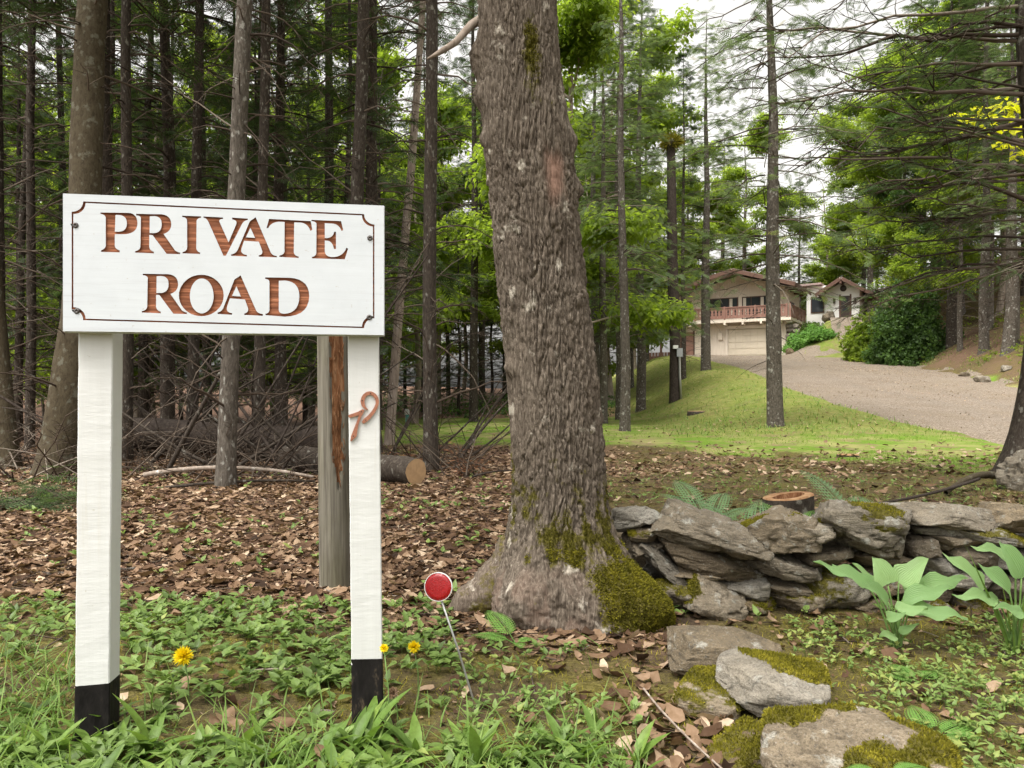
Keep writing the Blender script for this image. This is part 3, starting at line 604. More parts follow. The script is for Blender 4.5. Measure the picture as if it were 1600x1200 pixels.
# ------------------------------------------------------------------ weathered stub pole behind the sign
bp = gnd(524, 3.98); pole = empty('weathered_pole', bp, 0, 'grey weathered round pole with rotten brown split, just behind the sign', 'pole')
nz_, na = 90, 48; zz = np.linspace(-0.1, 1.55, nz_)[:, None]; aa = (np.arange(na) / na * 2 * PI)[None]
wx, wy = np.cos(aa), np.sin(aa)
rr = 0.079 - 0.004 * zz + 0.0025 * fbm(wx * 6 + 0 * zz, wy * 6 + 0 * zz, zz * 0.8, 4, 51)
edge = np.minimum(np.abs((aa - 5.25) % (2 * PI)), np.abs((5.25 - aa) % (2 * PI)))           # split faces right and to the viewer
lim = 0.44 * sst(zz, 0.42, 0.75) + 0.14 * fbm(zz * 7 + 0 * aa, aa * 0, 0, 3, 53)
rot = sst(lim - edge, -0.03, 0.05) * sst(zz, 0.42, 0.5)
rr = rr - rot * (0.016 + 0.010 * fbm(wx * 20, wy * 20, zz * 9, 3, 57))
cx = 0.014 * zz * 0 - 0.012 * zz
V = np.stack([cx + rr * wx, rr * wy + 0 * zz, zz + 0 * aa], -1).reshape(-1, 3)
i = np.arange(na); j = (i + 1) % na; kk = np.arange(nz_ - 1)[:, None] * na
F = np.stack([kk + i, kk + j, kk + na + j, kk + na + i], -1).reshape(-1, 4)
rf = rot.reshape(-1)[F].mean(1) > 0.5
mobj('shaft', V, F[~rf], M['weathered_wood'], pole); mobj('rotten_split', V, F[rf], M['rotten_wood'], pole)
g = Geo()
for _ in range(70):   # splinters hanging along the split
    z = random.uniform(0.5, 1.35); a = 5.25 + random.uniform(-0.55, 0.5); r0 = 0.066
    p = np.array([-0.012 * z + r0 * math.cos(a), r0 * math.sin(a), z]); d = np.array([math.cos(a) * .35, math.sin(a) * .35, random.choice((-1, 1, 1))]); l = random.uniform(0.02, 0.06)
    V, F = tubes(np.stack([p, p + d * l * .6, p + d * l + np.array([0, 0, 0.004])]), [0.003, 0.0022, 0.0006], 3); g.add(V, F)
tag(g.build('splinters', M['rotten_wood'], pole), kind='stuff')

# ------------------------------------------------------------------ reflector on a leaning rod
rb = at(742, 1085, 2.52); rb[2] = float(H(rb[0], rb[1])) - 0.02; rt = at(689, 936, 2.50)
refl = empty('driveway_reflector', rb, 0, 'round red reflector with white rim on a thin leaning metal rod', 'reflector')
V, F = tubes(np.stack([rb - rb, (rt - rb) * .5 + np.array([.003, 0, 0]), rt - rb + np.array([-.004, 0, .012])]), [0.0034] * 3, 8); mobj('rod', V, F, M['galvanized'], refl)
def disc(c, prof, n, name, mat, parent, yaw=0.0, roll=0.0):
    a = np.arange(n) / n * 2 * PI
    V = np.array([[r * math.cos(q), y, r * math.sin(q)] for r, y in prof for q in a])
    K = len(prof); F = np.array([[k * n + i, k * n + (i + 1) % n, (k + 1) * n + (i + 1) % n, (k + 1) * n + i] for k in range(K - 1) for i in range(n)])
    R = np.array(Matrix.Rotation(yaw, 3, 'Z') @ Matrix.Rotation(roll, 3, 'X'))
    return mobj(name, V @ R.T + np.asarray(c), F, mat, parent)
rc = at(685, 917, 2.50) - rb
disc(rc, [(0.0, 0.010), (0.043, 0.010), (0.045, 0.004), (0.0448, -0.003), (0.0432, -0.0045), (0.0425, -0.001)], 40, 'rim', M['white_plastic'], refl, -0.15, -0.1)
disc(rc, [(0.0427, -0.001), (0.0422, -0.0035), (0.03, -0.0045), (0.015, -0.005), (0.0005, -0.0052)], 40, 'lens', M['red_reflector'], refl, -0.15, -0.1)

# ------------------------------------------------------------------ big maple
ZM = 3.55; MP = np.array([gx(868, ZM), ZM])
prof = np.array([  # py, left px, right px
 (1010, 778, 1030), (985, 772, 1034), (950, 770, 1030), (920, 773, 1018), (895, 778, 1002), (870, 783, 984), (845, 788, 970), (815, 790, 960), (780, 794, 956), (700, 791, 950), (600, 785, 943), (500, 776, 930), (400, 765, 917), (300, 756, 908), (220, 748, 900), (100, 743, 882), (0, 741, 876)], float)
zt = gz(prof[:, 0], ZM); cxp = gx((prof[:, 1] + prof[:, 2]) / 2, ZM) - MP[0]; rp = (prof[:, 2] - prof[:, 1]) / 2 / F_PX * ZM
o_ = np.argsort(zt); zt, cxp, rp = zt[o_], cxp[o_], rp[o_]
zt = np.append(zt, [4.5, 6.5]); cxp = np.append(cxp, [cxp[-1] - 0.10, cxp[-1] - 0.2]); rp = np.append(rp, [0.165, 0.13])
maple = empty('maple_tree', (MP[0], MP[1], 0), 0, 'large old maple trunk with rough bark and swollen mossy base beside the sign', 'tree')
zs = np.concatenate([np.arange(-0.14, 2.85, 0.0072), np.arange(2.85, 6.5, 0.05)])
th = np.concatenate([np.linspace(PI * .97, PI * 2.03, 290), np.linspace(PI * 2.03, PI * 2.97, 44)[1:-1]]); na = len(th)
Zg = zs[:, None] + np.zeros((1, na)); A = th[None] + 0 * Zg
def m_smooth(x, n):
    for _ in range(n): x = np.concatenate([x[:1], (x[:-2] + 2 * x[1:-1] + x[2:]) / 4, x[-1:]])
    return x
rz = m_smooth(np.interp(zs, zt, rp), 40)[:, None]; cz = m_smooth(np.interp(zs, zt, cxp), 40)[:, None]
wx, wy = np.cos(A), np.sin(A)
low = 1 - sst(Zg, 0.05, 0.40)
lobes = low * (0.10 * np.cos(A * 3 + 0.9) + 0.06 * np.cos(A * 5 + 2.1)) * rz * 0.6
def bump_at(a0, z0, wa, wz, h): 
    da = (A - a0 + PI) % (2 * PI) - PI; return h * np.exp(-(da / wa) ** 2 - ((Zg - z0) / wz) ** 2)
Rm = rz + lobes - 0.020 * sst(Zg, .2, .6)
Rm = Rm - 0.10 * low * np.exp(-(((A - 4.35 + PI) % (2 * PI) - PI) / 0.22) ** 2) * rz * 1.4     # crease between the two root swellings
Rm = Rm + bump_at(5.40, 0.09, 0.50, 0.14, 0.11) + bump_at(4.05, 0.12, 0.27, 0.13, 0.075)       # mossy burl, pale bulge
Rm = Rm + bump_at(6.15, gz(222, ZM), 0.26, 0.05, 0.026) + bump_at(6.1, gz(300, ZM), 0.22, 0.05, 0.026) + bump_at(3.30, gz(95, ZM), 0.30, 0.09, 0.045) + bump_at(3.3, gz(155, ZM), 0.25, 0.05, 0.035) + bump_at(3.6, gz(575, ZM), 0.18, 0.035, 0.028) + bump_at(3.45, gz(225, ZM), 0.2, 0.04, 0.026) + bump_at(5.6, gz(465, ZM), 0.2, 0.04, 0.016)
scar = np.exp(-(((A - 5.25 + PI) % (2 * PI) - PI) / 0.24) ** 4 - ((Zg - gz(292, ZM)) / 0.115) ** 4)
Rm = Rm + 0.016 * np.exp(-(((A - 5.25 + PI) % (2 * PI) - PI) / 0.34) ** 2 - ((Zg - gz(292, ZM)) / 0.16) ** 2) - 0.020 * scar
# bark: long vertical plates with breaks between
ux, uy = wx * rz * 1.0, wy * rz
def worley(x, y, seed):
    """F1, F2 and a random value of the nearest cell, on a jittered grid"""
    ix, iy = np.floor(x), np.floor(y); f1 = np.full(x.shape, 9.0); f2 = f1.copy(); cv = np.zeros(x.shape)
    for a_ in (-1, 0, 1):
        for b_ in (-1, 0, 1):
            cx_, cy_ = ix + a_, iy + b_; z_ = np.zeros_like(cx_)
            d_ = (cx_ + _hash(cx_, cy_, z_, seed) - x) ** 2 + (cy_ + _hash(cx_, cy_, z_, seed + 1) - y) ** 2; h_ = _hash(cx_, cy_, z_, seed + 2)
            cl_ = d_ < f1; f2 = np.where(cl_, f1, np.minimum(f2, d_)); cv = np.where(cl_, h_, cv); f1 = np.where(cl_, d_, f1)
    return np.sqrt(f1), np.sqrt(f2), cv
As = ((A - PI / 2) % (2 * PI)) * 0.215                      # arc length, seam at the back
wa = fbm(As * 7, Zg * 3.0, 0, 4, 61); wb = fbm(As * 22, Zg * 9, 0, 3, 62)
f1, f2, cv1 = worley(As * 36 + 1.5 * wa + .7 * wb, Zg * 8.5 + 1.9 * wa + .8 * wb, 63); pl1 = sst(f2 - f1, 0.0, 0.26)
g1, g2, cv2 = worley(As * 92 + 2.4 * wa + 1.4 * wb, Zg * 27 + 1.9 * wa + 1.2 * wb, 67); pl2 = sst(g2 - g1, 0.0, 0.40)
bk3 = fbm(As * 150, Zg * 42, 0, 3, 69)
amp = (1 - 0.35 * low) * (1 - 0.8 * scar) * (.50 + .55 * sst(fbm(As * 6, Zg * 2.2, 0, 3, 70), -.25, .3))
bark_d = amp * (0.010 * pl1 + 0.008 * pl1 * (cv1 - .5) + 0.006 * pl2 + 0.010 * (cv2 - .5) + 0.006 * bk3 - 0.016) + low * (0.030 * fbm(ux * 13, uy * 13, Zg * 13, 4, 71) + 0.008 * sst(worley(As * 55 + wb, Zg * 48 + wb, 72)[0], .1, .8) * -1)
Rm = Rm + bark_d
yoff = 0.0
V = np.stack([cz + Rm * wx, Rm * wy * np.where(wy < 0, 0.95, 1.0), Zg], -1).reshape(-1, 3)
i = np.arange(na); j = (i + 1) % na; kk = np.arange(len(zs) - 1)[:, None] * na
F = np.stack([kk + i, kk + j, kk + na + j, kk + na + i], -1).reshape(-1, 4)
nb = fbm(ux * 7, uy * 7, Zg * 3.2, 4, 73)
moss_m = 0.95 * np.exp(-(((A - 5.50 + PI) % (2 * PI) - PI) / 0.66) ** 4 - ((Zg - 0.09) / 0.20) ** 4) * (1 + .5 * nb)
nf = fbm(As * 26, Zg * 11, 0, 4, 79)
moss_m = np.maximum(moss_m, (0.47 + 0.5 * nb + .65 * nf) * sst(-Zg, -1.25, -0.35) * sst(Zg, 0.16, 0.32))
moss_m = np.maximum(moss_m, (0.62 + 0.7 * nb) * np.exp(-(((A - 4.95 + PI) % (2 * PI) - PI) / 0.36) ** 2 - ((Zg - gz(105, ZM)) / 0.26) ** 2))
moss_m = np.maximum(moss_m, 0.40 * sst(nb + .5 * nf, 0.05, 0.5))
raw_m = np.maximum(0.85 * scar * sst(nb + 0.4, 0, 0.3), 0.28 * low * (1 - sst(moss_m, 0.2, 0.5)) * sst(nb + nf, -0.1, 0.5))
def trunk_root(pts, rad, n=40, K=50):
    sq = np.linspace(0, len(pts) - 1, K); P_ = np.stack([np.interp(sq, np.arange(len(pts)), pts[:, c]) for c in range(3)], -1)
    for _ in range(6): P_[1:-1] = (P_[:-2] + 2 * P_[1:-1] + P_[2:]) / 4
    V_, F_ = tubes(P_, np.interp(sq, np.arange(len(rad)), rad), n); C_ = np.repeat(P_, n, 0); d_ = fbm(V_[:, 0] * 14, V_[:, 1] * 14, V_[:, 2] * 14, 4, 77) * .30 + fbm(V_[:, 0] * 70, V_[:, 1] * 70, V_[:, 2] * 70, 3, 78) * .16
    return C_ + (V_ - C_) * (1 + d_)[:, None], F_
trunk = mobj('trunk', V, F, M['maple_bark'], maple, True, {'moss': np.clip(moss_m, 0, 1).ravel(), 'raw': np.clip(raw_m, 0, 1).ravel()})
V_, F_ = trunk_root(np.array([(-.10, .06, .24), (-.20, .06, .15), (-.30, .03, .07), (-.38, .02, .03), (-.48, .05, -.06)]), [.15, .125, .10, .075, .035]); mobj('root', V_, F_, M['maple_bark'], maple, True, {'moss': np.clip(.42 + .6 * fbm(V_[:, 0] * 9, V_[:, 1] * 9, V_[:, 2] * 9, 3, 76), 0, 1), 'raw': np.full(len(V_), .05)})
# moss tufts on burl and bark
def tufts(P, N, size, var, rng=RNG, spread=0.9, wide=0.22):
    n = len(P); d = N + spread * rvec(n, rng) * rng.random((n, 1)); side = rvec(n, rng)
    tV = np.array([(0, -wide, 0), (0, wide, 0), (0.6, wide * 0.7, 0.06), (1, 0, 0.0), (0.6, -wide * 0.7, 0.06)]); tF = [np.array([(0, 1, 2, 4)]), np.array([(4, 2, 3)])]
    return stamp(tV, tF, rot_basis(d, side), P - N * size[:, None] * 0.25, size, var)
def scatter_mesh(V, F, w, n, rng=RNG):
    """random points on quads weighted by per-vertex w; returns P, N"""
    a, b, c, d = (V[F[:, q]] for q in range(4)); cr = np.cross(c - a, d - b); ar = np.linalg.norm(cr, axis=1) / 2
    wt = ar * w[F].mean(1); cs = np.cumsum(wt); idx = np.searchsorted(cs, rng.random(n) * cs[-1]); idx = np.minimum(idx, len(F) - 1)
    s, t = rng.random((2, n, 1)); P = (1 - s) * ((1 - t) * a[idx] + t * d[idx]) + s * ((1 - t) * b[idx] + t * c[idx])
    N = cr[idx] / np.maximum(np.linalg.norm(cr[idx], axis=1, keepdims=True), 1e-12); return P, N
mw = sst(np.clip(moss_m, 0, 1).ravel(), 0.5, 0.8) * (V[:, 1] < 0.1)
P, N = scatter_mesh(V, F, mw * (V[:, 2] < 0.32), 12000); nv = 0.45 + 0.5 * fbm(P[:, 0] * 18, P[:, 1] * 18, P[:, 2] * 18, 3, 75) + RNG.normal(0, .12, len(P))
v_, f_, a_ = tufts(P, N, RNG.uniform(0.008, 0.019, len(P)), np.clip(nv, 0, 1)); 
P, N = scatter_mesh(V, F, mw * (V[:, 2] >= 0.32), 9000); v2_, f2_, a2_ = tufts(P, N, RNG.uniform(0.004, 0.009, len(P)), np.clip(RNG.normal(0.3, .15, len(P)), 0, 1))
g = Geo(); g.add(v_, f_, a_); g.add(v2_, f2_, a2_); g.build('moss', M['moss'], maple)
# broken grey-white dead branch on the left of the trunk
q = [at(735, 40, ZM) , at(712, 66, ZM - 0.1), at(690, 80, ZM - 0.15), at(668, 92, ZM - 0.18)]; q = np.array([at(752, 30, ZM + 0.02)] + q) - np.array([MP[0], MP[1], 0])
V_, F_ = tubes(q, [0.022, 0.019, 0.015, 0.012, 0.004], 8); mobj('broken_branch', V_, F_, M['pale_bark'], maple)

# ------------------------------------------------------------------ stones
_cs = {}
def cube_sphere(n):
    if n in _cs: return _cs[n]
    u = np.linspace(-1, 1, n + 1); A_, B_ = np.meshgrid(u, u, indexing='ij'); o = np.ones_like(A_); Vs, Fs = [], []
    k = 0; i = np.arange(n)[:, None] * (n + 1) + np.arange(n)[None]
    q = np.stack([i, i + n + 1, i + n + 2, i + 1], -1).reshape(-1, 4)
    for P, fl in ((np.stack([A_, B_, o], -1), 0), (np.stack([A_, B_, -o], -1), 1), (np.stack([A_, o, B_], -1), 1), (np.stack([A_, -o, B_], -1), 0), (np.stack([o, A_, B_], -1), 0), (np.stack([-o, A_, B_], -1), 1)):
        Vs.append(P.reshape(-1, 3)); Fs.append((q[:, ::-1] if fl else q) + k); k += (n + 1) ** 2
    V = np.concatenate(Vs); F = np.concatenate(Fs)
    uq, inv = np.unique(np.round(V * 4096).astype(int), axis=0, return_inverse=True)
    _cs[n] = (uq / 4096.0, inv.ravel()[F]); return _cs[n]
def rock_mesh(half, seed, n=14, k=4.0, facets=9, rough=1.0, strata=1.0):
    rng = np.random.default_rng(seed); V, F = cube_sphere(n)
    V = V / (np.abs(V) ** k).sum(1, keepdims=True) ** (1 / k)
    for _ in range(facets):
        d = rng.normal(size=3); d[2] *= 0.8; d /= np.linalg.norm(d); o = rng.uniform(0.70, 1.02); t = V @ d - o
        V = V - np.where(t > 0, t, 0)[:, None] * d * 0.97
    h = np.asarray(half, float); W = V * h
    s = rng.uniform(0, 50); m = h.min()
    L = 3.2 / max(h)
    d = 0.11 * fbm(W[:, 0] * L + s, W[:, 1] * L, W[:, 2] * L * 1.4, 4, 81) + 0.07 * fbm(W[:, 0] * L * 4 + s, W[:, 1] * L * 4, W[:, 2] * L * 9, 3, 83) * strata
    st = np.abs(vnoise(W[:, 0] * L * 0.7 + s, W[:, 1] * L * .7, W[:, 2] * 3.6 / m + 2 * fbm(W[:, 0] * L + s, W[:, 1] * L, W[:, 2] * L, 2, 87), 85))
    d = d - 0.17 * strata * (1 - sst(st, 0.0, 0.16))
    N = V / h; N /= np.linalg.norm(N, axis=1, keepdims=True)
    return W + N * (d * m * rough * 1.5)[:, None], F
def rot3(rx, ry, rz): return np.array(Matrix.Rotation(rz, 3, 'Z') @ Matrix.Rotation(ry, 3, 'Y') @ Matrix.Rotation(rx, 3, 'X'))
def vnormals(V, F):
    fn = np.cross(V[F[:, 2]] - V[F[:, 0]], V[F[:, 3]] - V[F[:, 1]]); N = np.zeros_like(V)
    for q in range(4): np.add.at(N, F[:, q], fn)
    return N / np.maximum(np.linalg.norm(N, axis=1, keepdims=True), 1e-12)
def stone(name, c, half, R, seed, parent, moss=0.0, n=14, mat='rock', k=4.0, mblobs=None, tuft=1500, tsize=(0.006, 0.014), base=0.0, facets=9, rough=1.0):
    """a stone at c (parent space); moss 0..1, or blobs [(dx, dy, dz, r)] in the stone's turned frame"""
    V, F = rock_mesh(half, seed, n, k, facets, rough); V = V @ R.T; N = vnormals(V, F)
    nz = fbm(V[:, 0] * 11 + seed, V[:, 1] * 11, V[:, 2] * 11, 4, 91)
    mm = moss * (0.5 + 0.9 * nz + 0.35 * N[:, 2]) if moss else np.full(len(V), base)
    for (bx, by, bz, r) in (mblobs or []):
        d = np.linalg.norm((V - np.array([bx, by, bz])) * np.array([1, 1, 1.2]), axis=1) / r
        mm = np.maximum(mm, 1.1 * (1 - sst(d + 0.55 * nz, 0.6, 1.05)))
    mm = np.clip(mm, 0, 1)
    o = mobj(name, V, F, M[mat], parent, True, {'moss': mm}, c)
    w = sst(mm, 0.5, 0.75)
    if w.sum() > 3 and tuft:
        P, Nn = scatter_mesh(V, F, w, tuft); va = 0.5 + 0.6 * fbm(P[:, 0] * 16 + seed, P[:, 1] * 16, P[:, 2] * 16, 3, 93) + RNG.normal(0, .12, len(P))
        v, f, a = tufts(P, Nn, RNG.uniform(tsize[0], tsize[1], len(P)), np.clip(va, 0, 1)); mobj('moss', v, f, M['moss'], o, True, {'var': a})
    return o
ZW = 3.62; s6 = 2.4242
wall = empty('stone_wall', (gx(1280, ZW), ZW, 0), 0, 'low dry stone wall of mossy grey field stones beside the maple base', 'stone wall')
WL = [  # x, y, w, h (zoom pixels), tilt deg (down to the right), depth half, moss, material, blobs
 (140, 132, 178, 92, -8, .16, 0, 'rock', None, .02), (415, 178, 440, 128, 16, .21, 0, 'rock', None, -.10), (665, 190, 262, 160, -4, .20, 0, 'rock', [(-0.10, -.02, .07, .11), (.10, -.04, .06, .06)], -.06),
 (1015, 160, 430, 178, 9, .22, 0, 'rock', [(.02, -.10, .085, .15), (-.19, -.10, .02, .06)], -.08), (1320, 118, 380, 92, 7, .19, .25, 'rock', None, -.02), (1590, 130, 190, 110, 4, .18, .1, 'rock', None, .0),
 (1490, 188, 330, 62, 8, .17, .95, 'rock', None, -.05), (1290, 172, 190, 58, 6, .15, .1, 'rock', None, .0), (825, 196, 122, 82, -10, .11, 0, 'rock', None, -.15),
 (172, 186, 150, 52, 2, .14, .45, 'rock', None, .0), (165, 236, 140, 66, 2, .14, 0, 'rock', None, -.01), (246, 305, 212, 66, 44, .10, 0, 'rock', None, -.10),
 (435, 288, 440, 104, 16, .18, .12, 'brown_rock', None, -.03), (388, 332, 226, 56, 5, .15, .15, 'rock', None, -.05), (690, 305, 232, 82, 8, .16, 0, 'rock', None, -.06),
 (890, 270, 215, 66, -4, .16, .15, 'rock', None, -.05), (1070, 278, 215, 60, 0, .16, .1, 'rock', None, -.02), (1238, 240, 104, 90, 5, .13, 0, 'brown_rock', None, -.06),
 (1345, 222, 185, 62, 4, .15, .2, 'rock', None, -.03), (1295, 312, 190, 76, 3, .15, .3, 'rock', None, -.02), (1450, 270, 220, 74, 3, .16, .15, 'rock', None, -.04), (1590, 285, 190, 80, 3, .15, .3, 'rock', None, -.03),
 (540, 385, 180, 84, 5, .15, .25, 'rock', None, -.04), (720, 388, 192, 64, 5, .15, .15, 'brown_rock', None, -.05), (808, 332, 120, 58, 0, .14, .2, 'rock', None, -.02),
 (425, 438, 235, 130, 22, .15, .18, 'rock', [(-.12, -.05, .05, .10)], -.16), (300, 425, 190, 120, 10, .13, .7, 'rock', None, -.12), (590, 468, 190, 86, 2, .15, .5, 'brown_rock', None, -.08),
 (745, 445, 190, 76, 5, .15, .5, 'brown_rock', None, -.06), (890, 415, 220, 150, 0, .16, .7, 'rock', None, -.05), (1080, 372, 205, 90, 2, .15, .3, 'rock', None, -.02), (1240, 392, 200, 96, 2, .15, .3, 'rock', None, -.02),
 (1415, 375, 220, 96, 2, .15, .4, 'rock', None, -.02), (1590, 385, 200, 104, 2, .15, .4, 'rock', None, -.02), (1060, 462, 210, 84, 2, .15, .55, 'brown_rock', None, -.03), (1250, 475, 200, 84, 2, .15, .5, 'rock', None, -.03),
 (1440, 472, 210, 96, 2, .15, .5, 'brown_rock', None, -.03), (1620, 485, 190, 100, 2, .15, .5, 'rock', None, -.03),
 (1760, 150, 240, 110, 3, .18, .3, 'rock', None, 0), (1770, 270, 220, 110, 3, .16, .3, 'rock', None, 0), (1780, 400, 230, 130, 3, .16, .4, 'rock', None, 0)]
wc = np.array([gx(1280, ZW), ZW, 0])
for q, (x, y, w, h, tilt, dep, ms, mt, bl, dy) in enumerate(WL):
    c = at(940 + x / s6, 760 + y / s6, ZW + dy) - wc; sc_ = ZW / F_PX / s6 / 2
    stone('stone', tuple(c + np.array([0, .10, 0])), (w * sc_ * 1.08, dep, h * sc_ * 0.99), rot3(RNG.uniform(-.12, .06), math.radians(tilt), RNG.uniform(-.12, .12)), 300 + q, wall, ms, 26 if w > 230 else 16, mt, 6.0, bl, 1400 if w > 230 else 700)
for q in range(16):   # inner stones of the wall, behind the face
    c = np.array([gx(985 + q * 42, ZW + .33) - wc[0], 0.36 + RNG.uniform(-.03, .05), RNG.uniform(.12, .26)])
    stone('stone', tuple(c), (.11, .14, .10 + RNG.uniform(0, .03)), rot3(0, RNG.uniform(-.2, .2), RNG.uniform(-.3, .3)), 360 + q, wall, .2, 8, 'rock', 3.6, None, 0)
# flat stones lying in line towards the viewer
def flat_stone(c, half, R, seed, label, moss=0.0, blobs=None, n=26, mat='rock', tuft=5000, cat='stone', k=5.0):
    o = stone('flat_stone', c, half, R, seed, None, moss, n, mat, k, blobs, tuft, (0.006, 0.014), 0.0, 7, 0.55); return tag(o, label, cat, 'stones lying in front of the wall')
flat_stone((.735, 2.80, .065), (.205, .165, .062), rot3(.05, .05, -.22), 501, 'pale flat grey stone lying nearest the wall, bare on top')
flat_stone((.79, 2.44, .07), (.165, .165, .065), rot3(.0, .03, -.3), 502, 'flat grey stone with yellow green moss on its right end, middle of three', 0, [(.10, .02, .05, .13), (.02, .12, .06, .09)])
flat_stone((.825, 1.92, .075), (.215, .20, .095), rot3(.02, .05, -.38), 503, 'largest flat stone in the bottom corner, moss around a bare dark top', 0, [(-.13, .16, .08, .12), (.02, .19, .08, .10), (.20, .05, .07, .14), (.21, -.10, .06, .12), (-.02, -.17, .07, .11)], 32, 'brown_rock', 9000)
flat_stone((.615, 2.50, .015), (.10, .16, .055), rot3(0, .1, -.3), 504, 'low stone covered in moss under the edge of the middle flat stone', .9, None, 16, 'rock', 2500)
flat_stone((.615, 2.12, .0), (.09, .15, .06), rot3(0, .1, -.4), 505, 'low mossy stone tucked beside the largest flat stone', .8, None, 16, 'brown_rock', 2500)
o = stone('boulder', tuple(gnd(1606, 8.2) + np.array([0, 0, .16])), (.26, .24, .26), rot3(.1, .1, .4), 506, None, .3, 18, 'rock', 3.0); tag(o, 'grey boulder at the root of the leaning tree by the frame edge', 'boulder')
for q, (px, py, Z, r, lb) in enumerate([(1535, 578, 33, .34, 'pale stone on the brown bank right of the drive, lower one'), (1572, 571, 34, .30, 'small pale stone on the brown bank, nearest the frame edge'), (1505, 566, 36, .26, 'small pale stone on the brown bank, uppermost by the shrub')]):
    p = gnd(px, Z); o = stone('bank_stone', tuple(p + np.array([0, 0, r * .25])), (r, r * .8, r * .55), rot3(0, .1, q), 520 + q, None, .1, 9, 'rock', 3, None, 0); tag(o, lb, 'stone', 'stones on the bank')

# ------------------------------------------------------------------ leaf templates
def leaf_grid(L, W, n=6, m=2, fold=0.25, droop=0.3, shape=0.45, tip=1.0):
    """ovate blade along +x, folded along the midrib, drooping to the tip; returns V, F, across"""
    t = np.linspace(0, 1, n + 1); prof = np.sin(PI * t ** (shape * 1.35)) ** 0.9 * (1 - 0.15 * t); prof[-1] = 0.02; prof[0] = 0.05
    s = np.linspace(-1, 1, 2 * m + 1)
    X = L * t[:, None] + 0 * s[None]; Y = W / 2 * prof[:, None] * s[None]
    Z = np.abs(s)[None] * fold * W / 2 * prof[:, None] - droop * L * (t[:, None] ** 2)
    V = np.stack([X, Y, Z], -1).reshape(-1, 3); k = 2 * m + 1
    i = np.arange(n)[:, None] * k + np.arange(2 * m)[None]; F = np.stack([i, i + k, i + k + 1, i + 1], -1).reshape(-1, 4)
    return V, F, np.tile(s, n + 1)
def kites(P, D, N, L, W):
    """flat pointed blades: P base, D dir, N normal, L length, W width -> 1 quad each"""
    d = D / np.linalg.norm(D, axis=1, keepdims=True); y = np.cross(N, d); y /= np.maximum(np.linalg.norm(y, axis=1, keepdims=True), 1e-9)
    L = np.broadcast_to(L, (len(P),))[:, None]; W = np.broadcast_to(W, (len(P),))[:, None]
    V = np.stack([P, P + d * L * .45 + y * W / 2, P + d * L, P + d * L * .45 - y * W / 2], 1).reshape(-1, 3)
    return V, np.arange(len(P) * 4).reshape(-1, 4)
def blades(P, D, L, W, bend, rng=RNG, K=4):
    """grass: strips of K-1 quads bending over"""
    n = len(P); d = D / np.linalg.norm(D, axis=1, keepdims=True); h = d.copy(); h[:, 2] = 0; hn = np.linalg.norm(h, axis=1, keepdims=True); a = rng.random(n) * 2 * PI
    h = np.where(hn > 1e-3, h / np.maximum(hn, 1e-3), np.stack([np.cos(a), np.sin(a), 0 * a], -1))
    y = np.cross(d, h + 0.01); y /= np.maximum(np.linalg.norm(y, axis=1, keepdims=True), 1e-9)
    t = np.linspace(0, 1, K)[None, :, None]; L = np.broadcast_to(L, (n,))[:, None, None]; W = np.broadcast_to(W, (n,))[:, None, None]; b = np.broadcast_to(bend, (n,))[:, None, None]
    C = P[:, None] + d[:, None] * L * t + (h[:, None] * b - np.array([0, 0, 1.0]) * b * 0.6) * L * t ** 2
    hw = W / 2 * (1 - t ** 2 * 0.92) * np.where(t < .02, .6, 1)
    V = np.stack([C - y[:, None] * hw, C + y[:, None] * hw], 2).reshape(-1, 3)
    i = np.arange(n)[:, None] * (2 * K) + np.arange(K - 1)[None] * 2
    return V, np.stack([i, i + 1, i + 3, i + 2], -1).reshape(-1, 4)

# ------------------------------------------------------------------ hostas
def hosta(name, base, leaves, label, blades_=()):
    root = empty(name, base, 0, label, 'plant', 'hosta plants in front of the wall')
    for q, (bx, by, tx, ty, w, dy, fl) in enumerate(leaves):
        Zl = base[1] + dy; b = at(940 + bx / s6, 760 + by / s6, Zl) - base; t_ = at(940 + tx / s6, 760 + ty / s6, Zl - 0.05 + fl) - base
        d = t_ - b; L = np.linalg.norm(d); V, F, sx_ = leaf_grid(L, w, 9, 3, 0.35, 0.16, 0.42)
        R = rot_basis(d[None] + np.array([[0, 0, .16 * L]]), np.array([[RNG.uniform(-.2, .2), -.75, .75]]))[0]
        V = V @ R.T; V[:, 2] += 0.010 * np.sin(V[:, 0] * 60 + q) * np.abs(sx_)
        mobj('leaf', V + b, F, M['hosta_leaf'], root, True, {'var': np.full(len(V), RNG.uniform(.25, .9)), 'vein': sx_})
        k = np.linspace(0, 1, 6)[:, None]; st = np.array([RNG.uniform(-.015, .015), RNG.uniform(-.015, .015), 0.0])
        mid = st * .5 + b * .5 + np.array([b[0] * -.18, 0, b[2] * .12]); pts = (1 - k) ** 2 * st + 2 * k * (1 - k) * mid + k ** 2 * b
        V, F = tubes(pts, np.linspace(.0048, .003, 6), 6); mobj('stalk', V, F, M['stem_green'], root)
    for (bx, by, tx, ty, w, dy) in blades_:
        b = at(940 + bx / s6, 760 + by / s6, base[1] + dy) - base; b[2] = 0; t_ = at(940 + tx / s6, 760 + ty / s6, base[1] + dy - .03) - base; d = t_ - b
        V, F, sx_ = leaf_grid(np.linalg.norm(d), w, 12, 1, 0.5, 0.06, 0.40); R = rot_basis(d[None] + np.array([[0, 0, .05]]), np.array([[.5, -1, .2]]))[0]
        mobj('leaf', V @ R.T + b, F, M['weed_leaf'], root, True, {'var': np.full(len(V), RNG.uniform(.3, .8))})
hb = at(940 + 1115 / s6, 760 + 610 / s6, 3.05); hb[2] = float(H(hb[0], hb[1]))
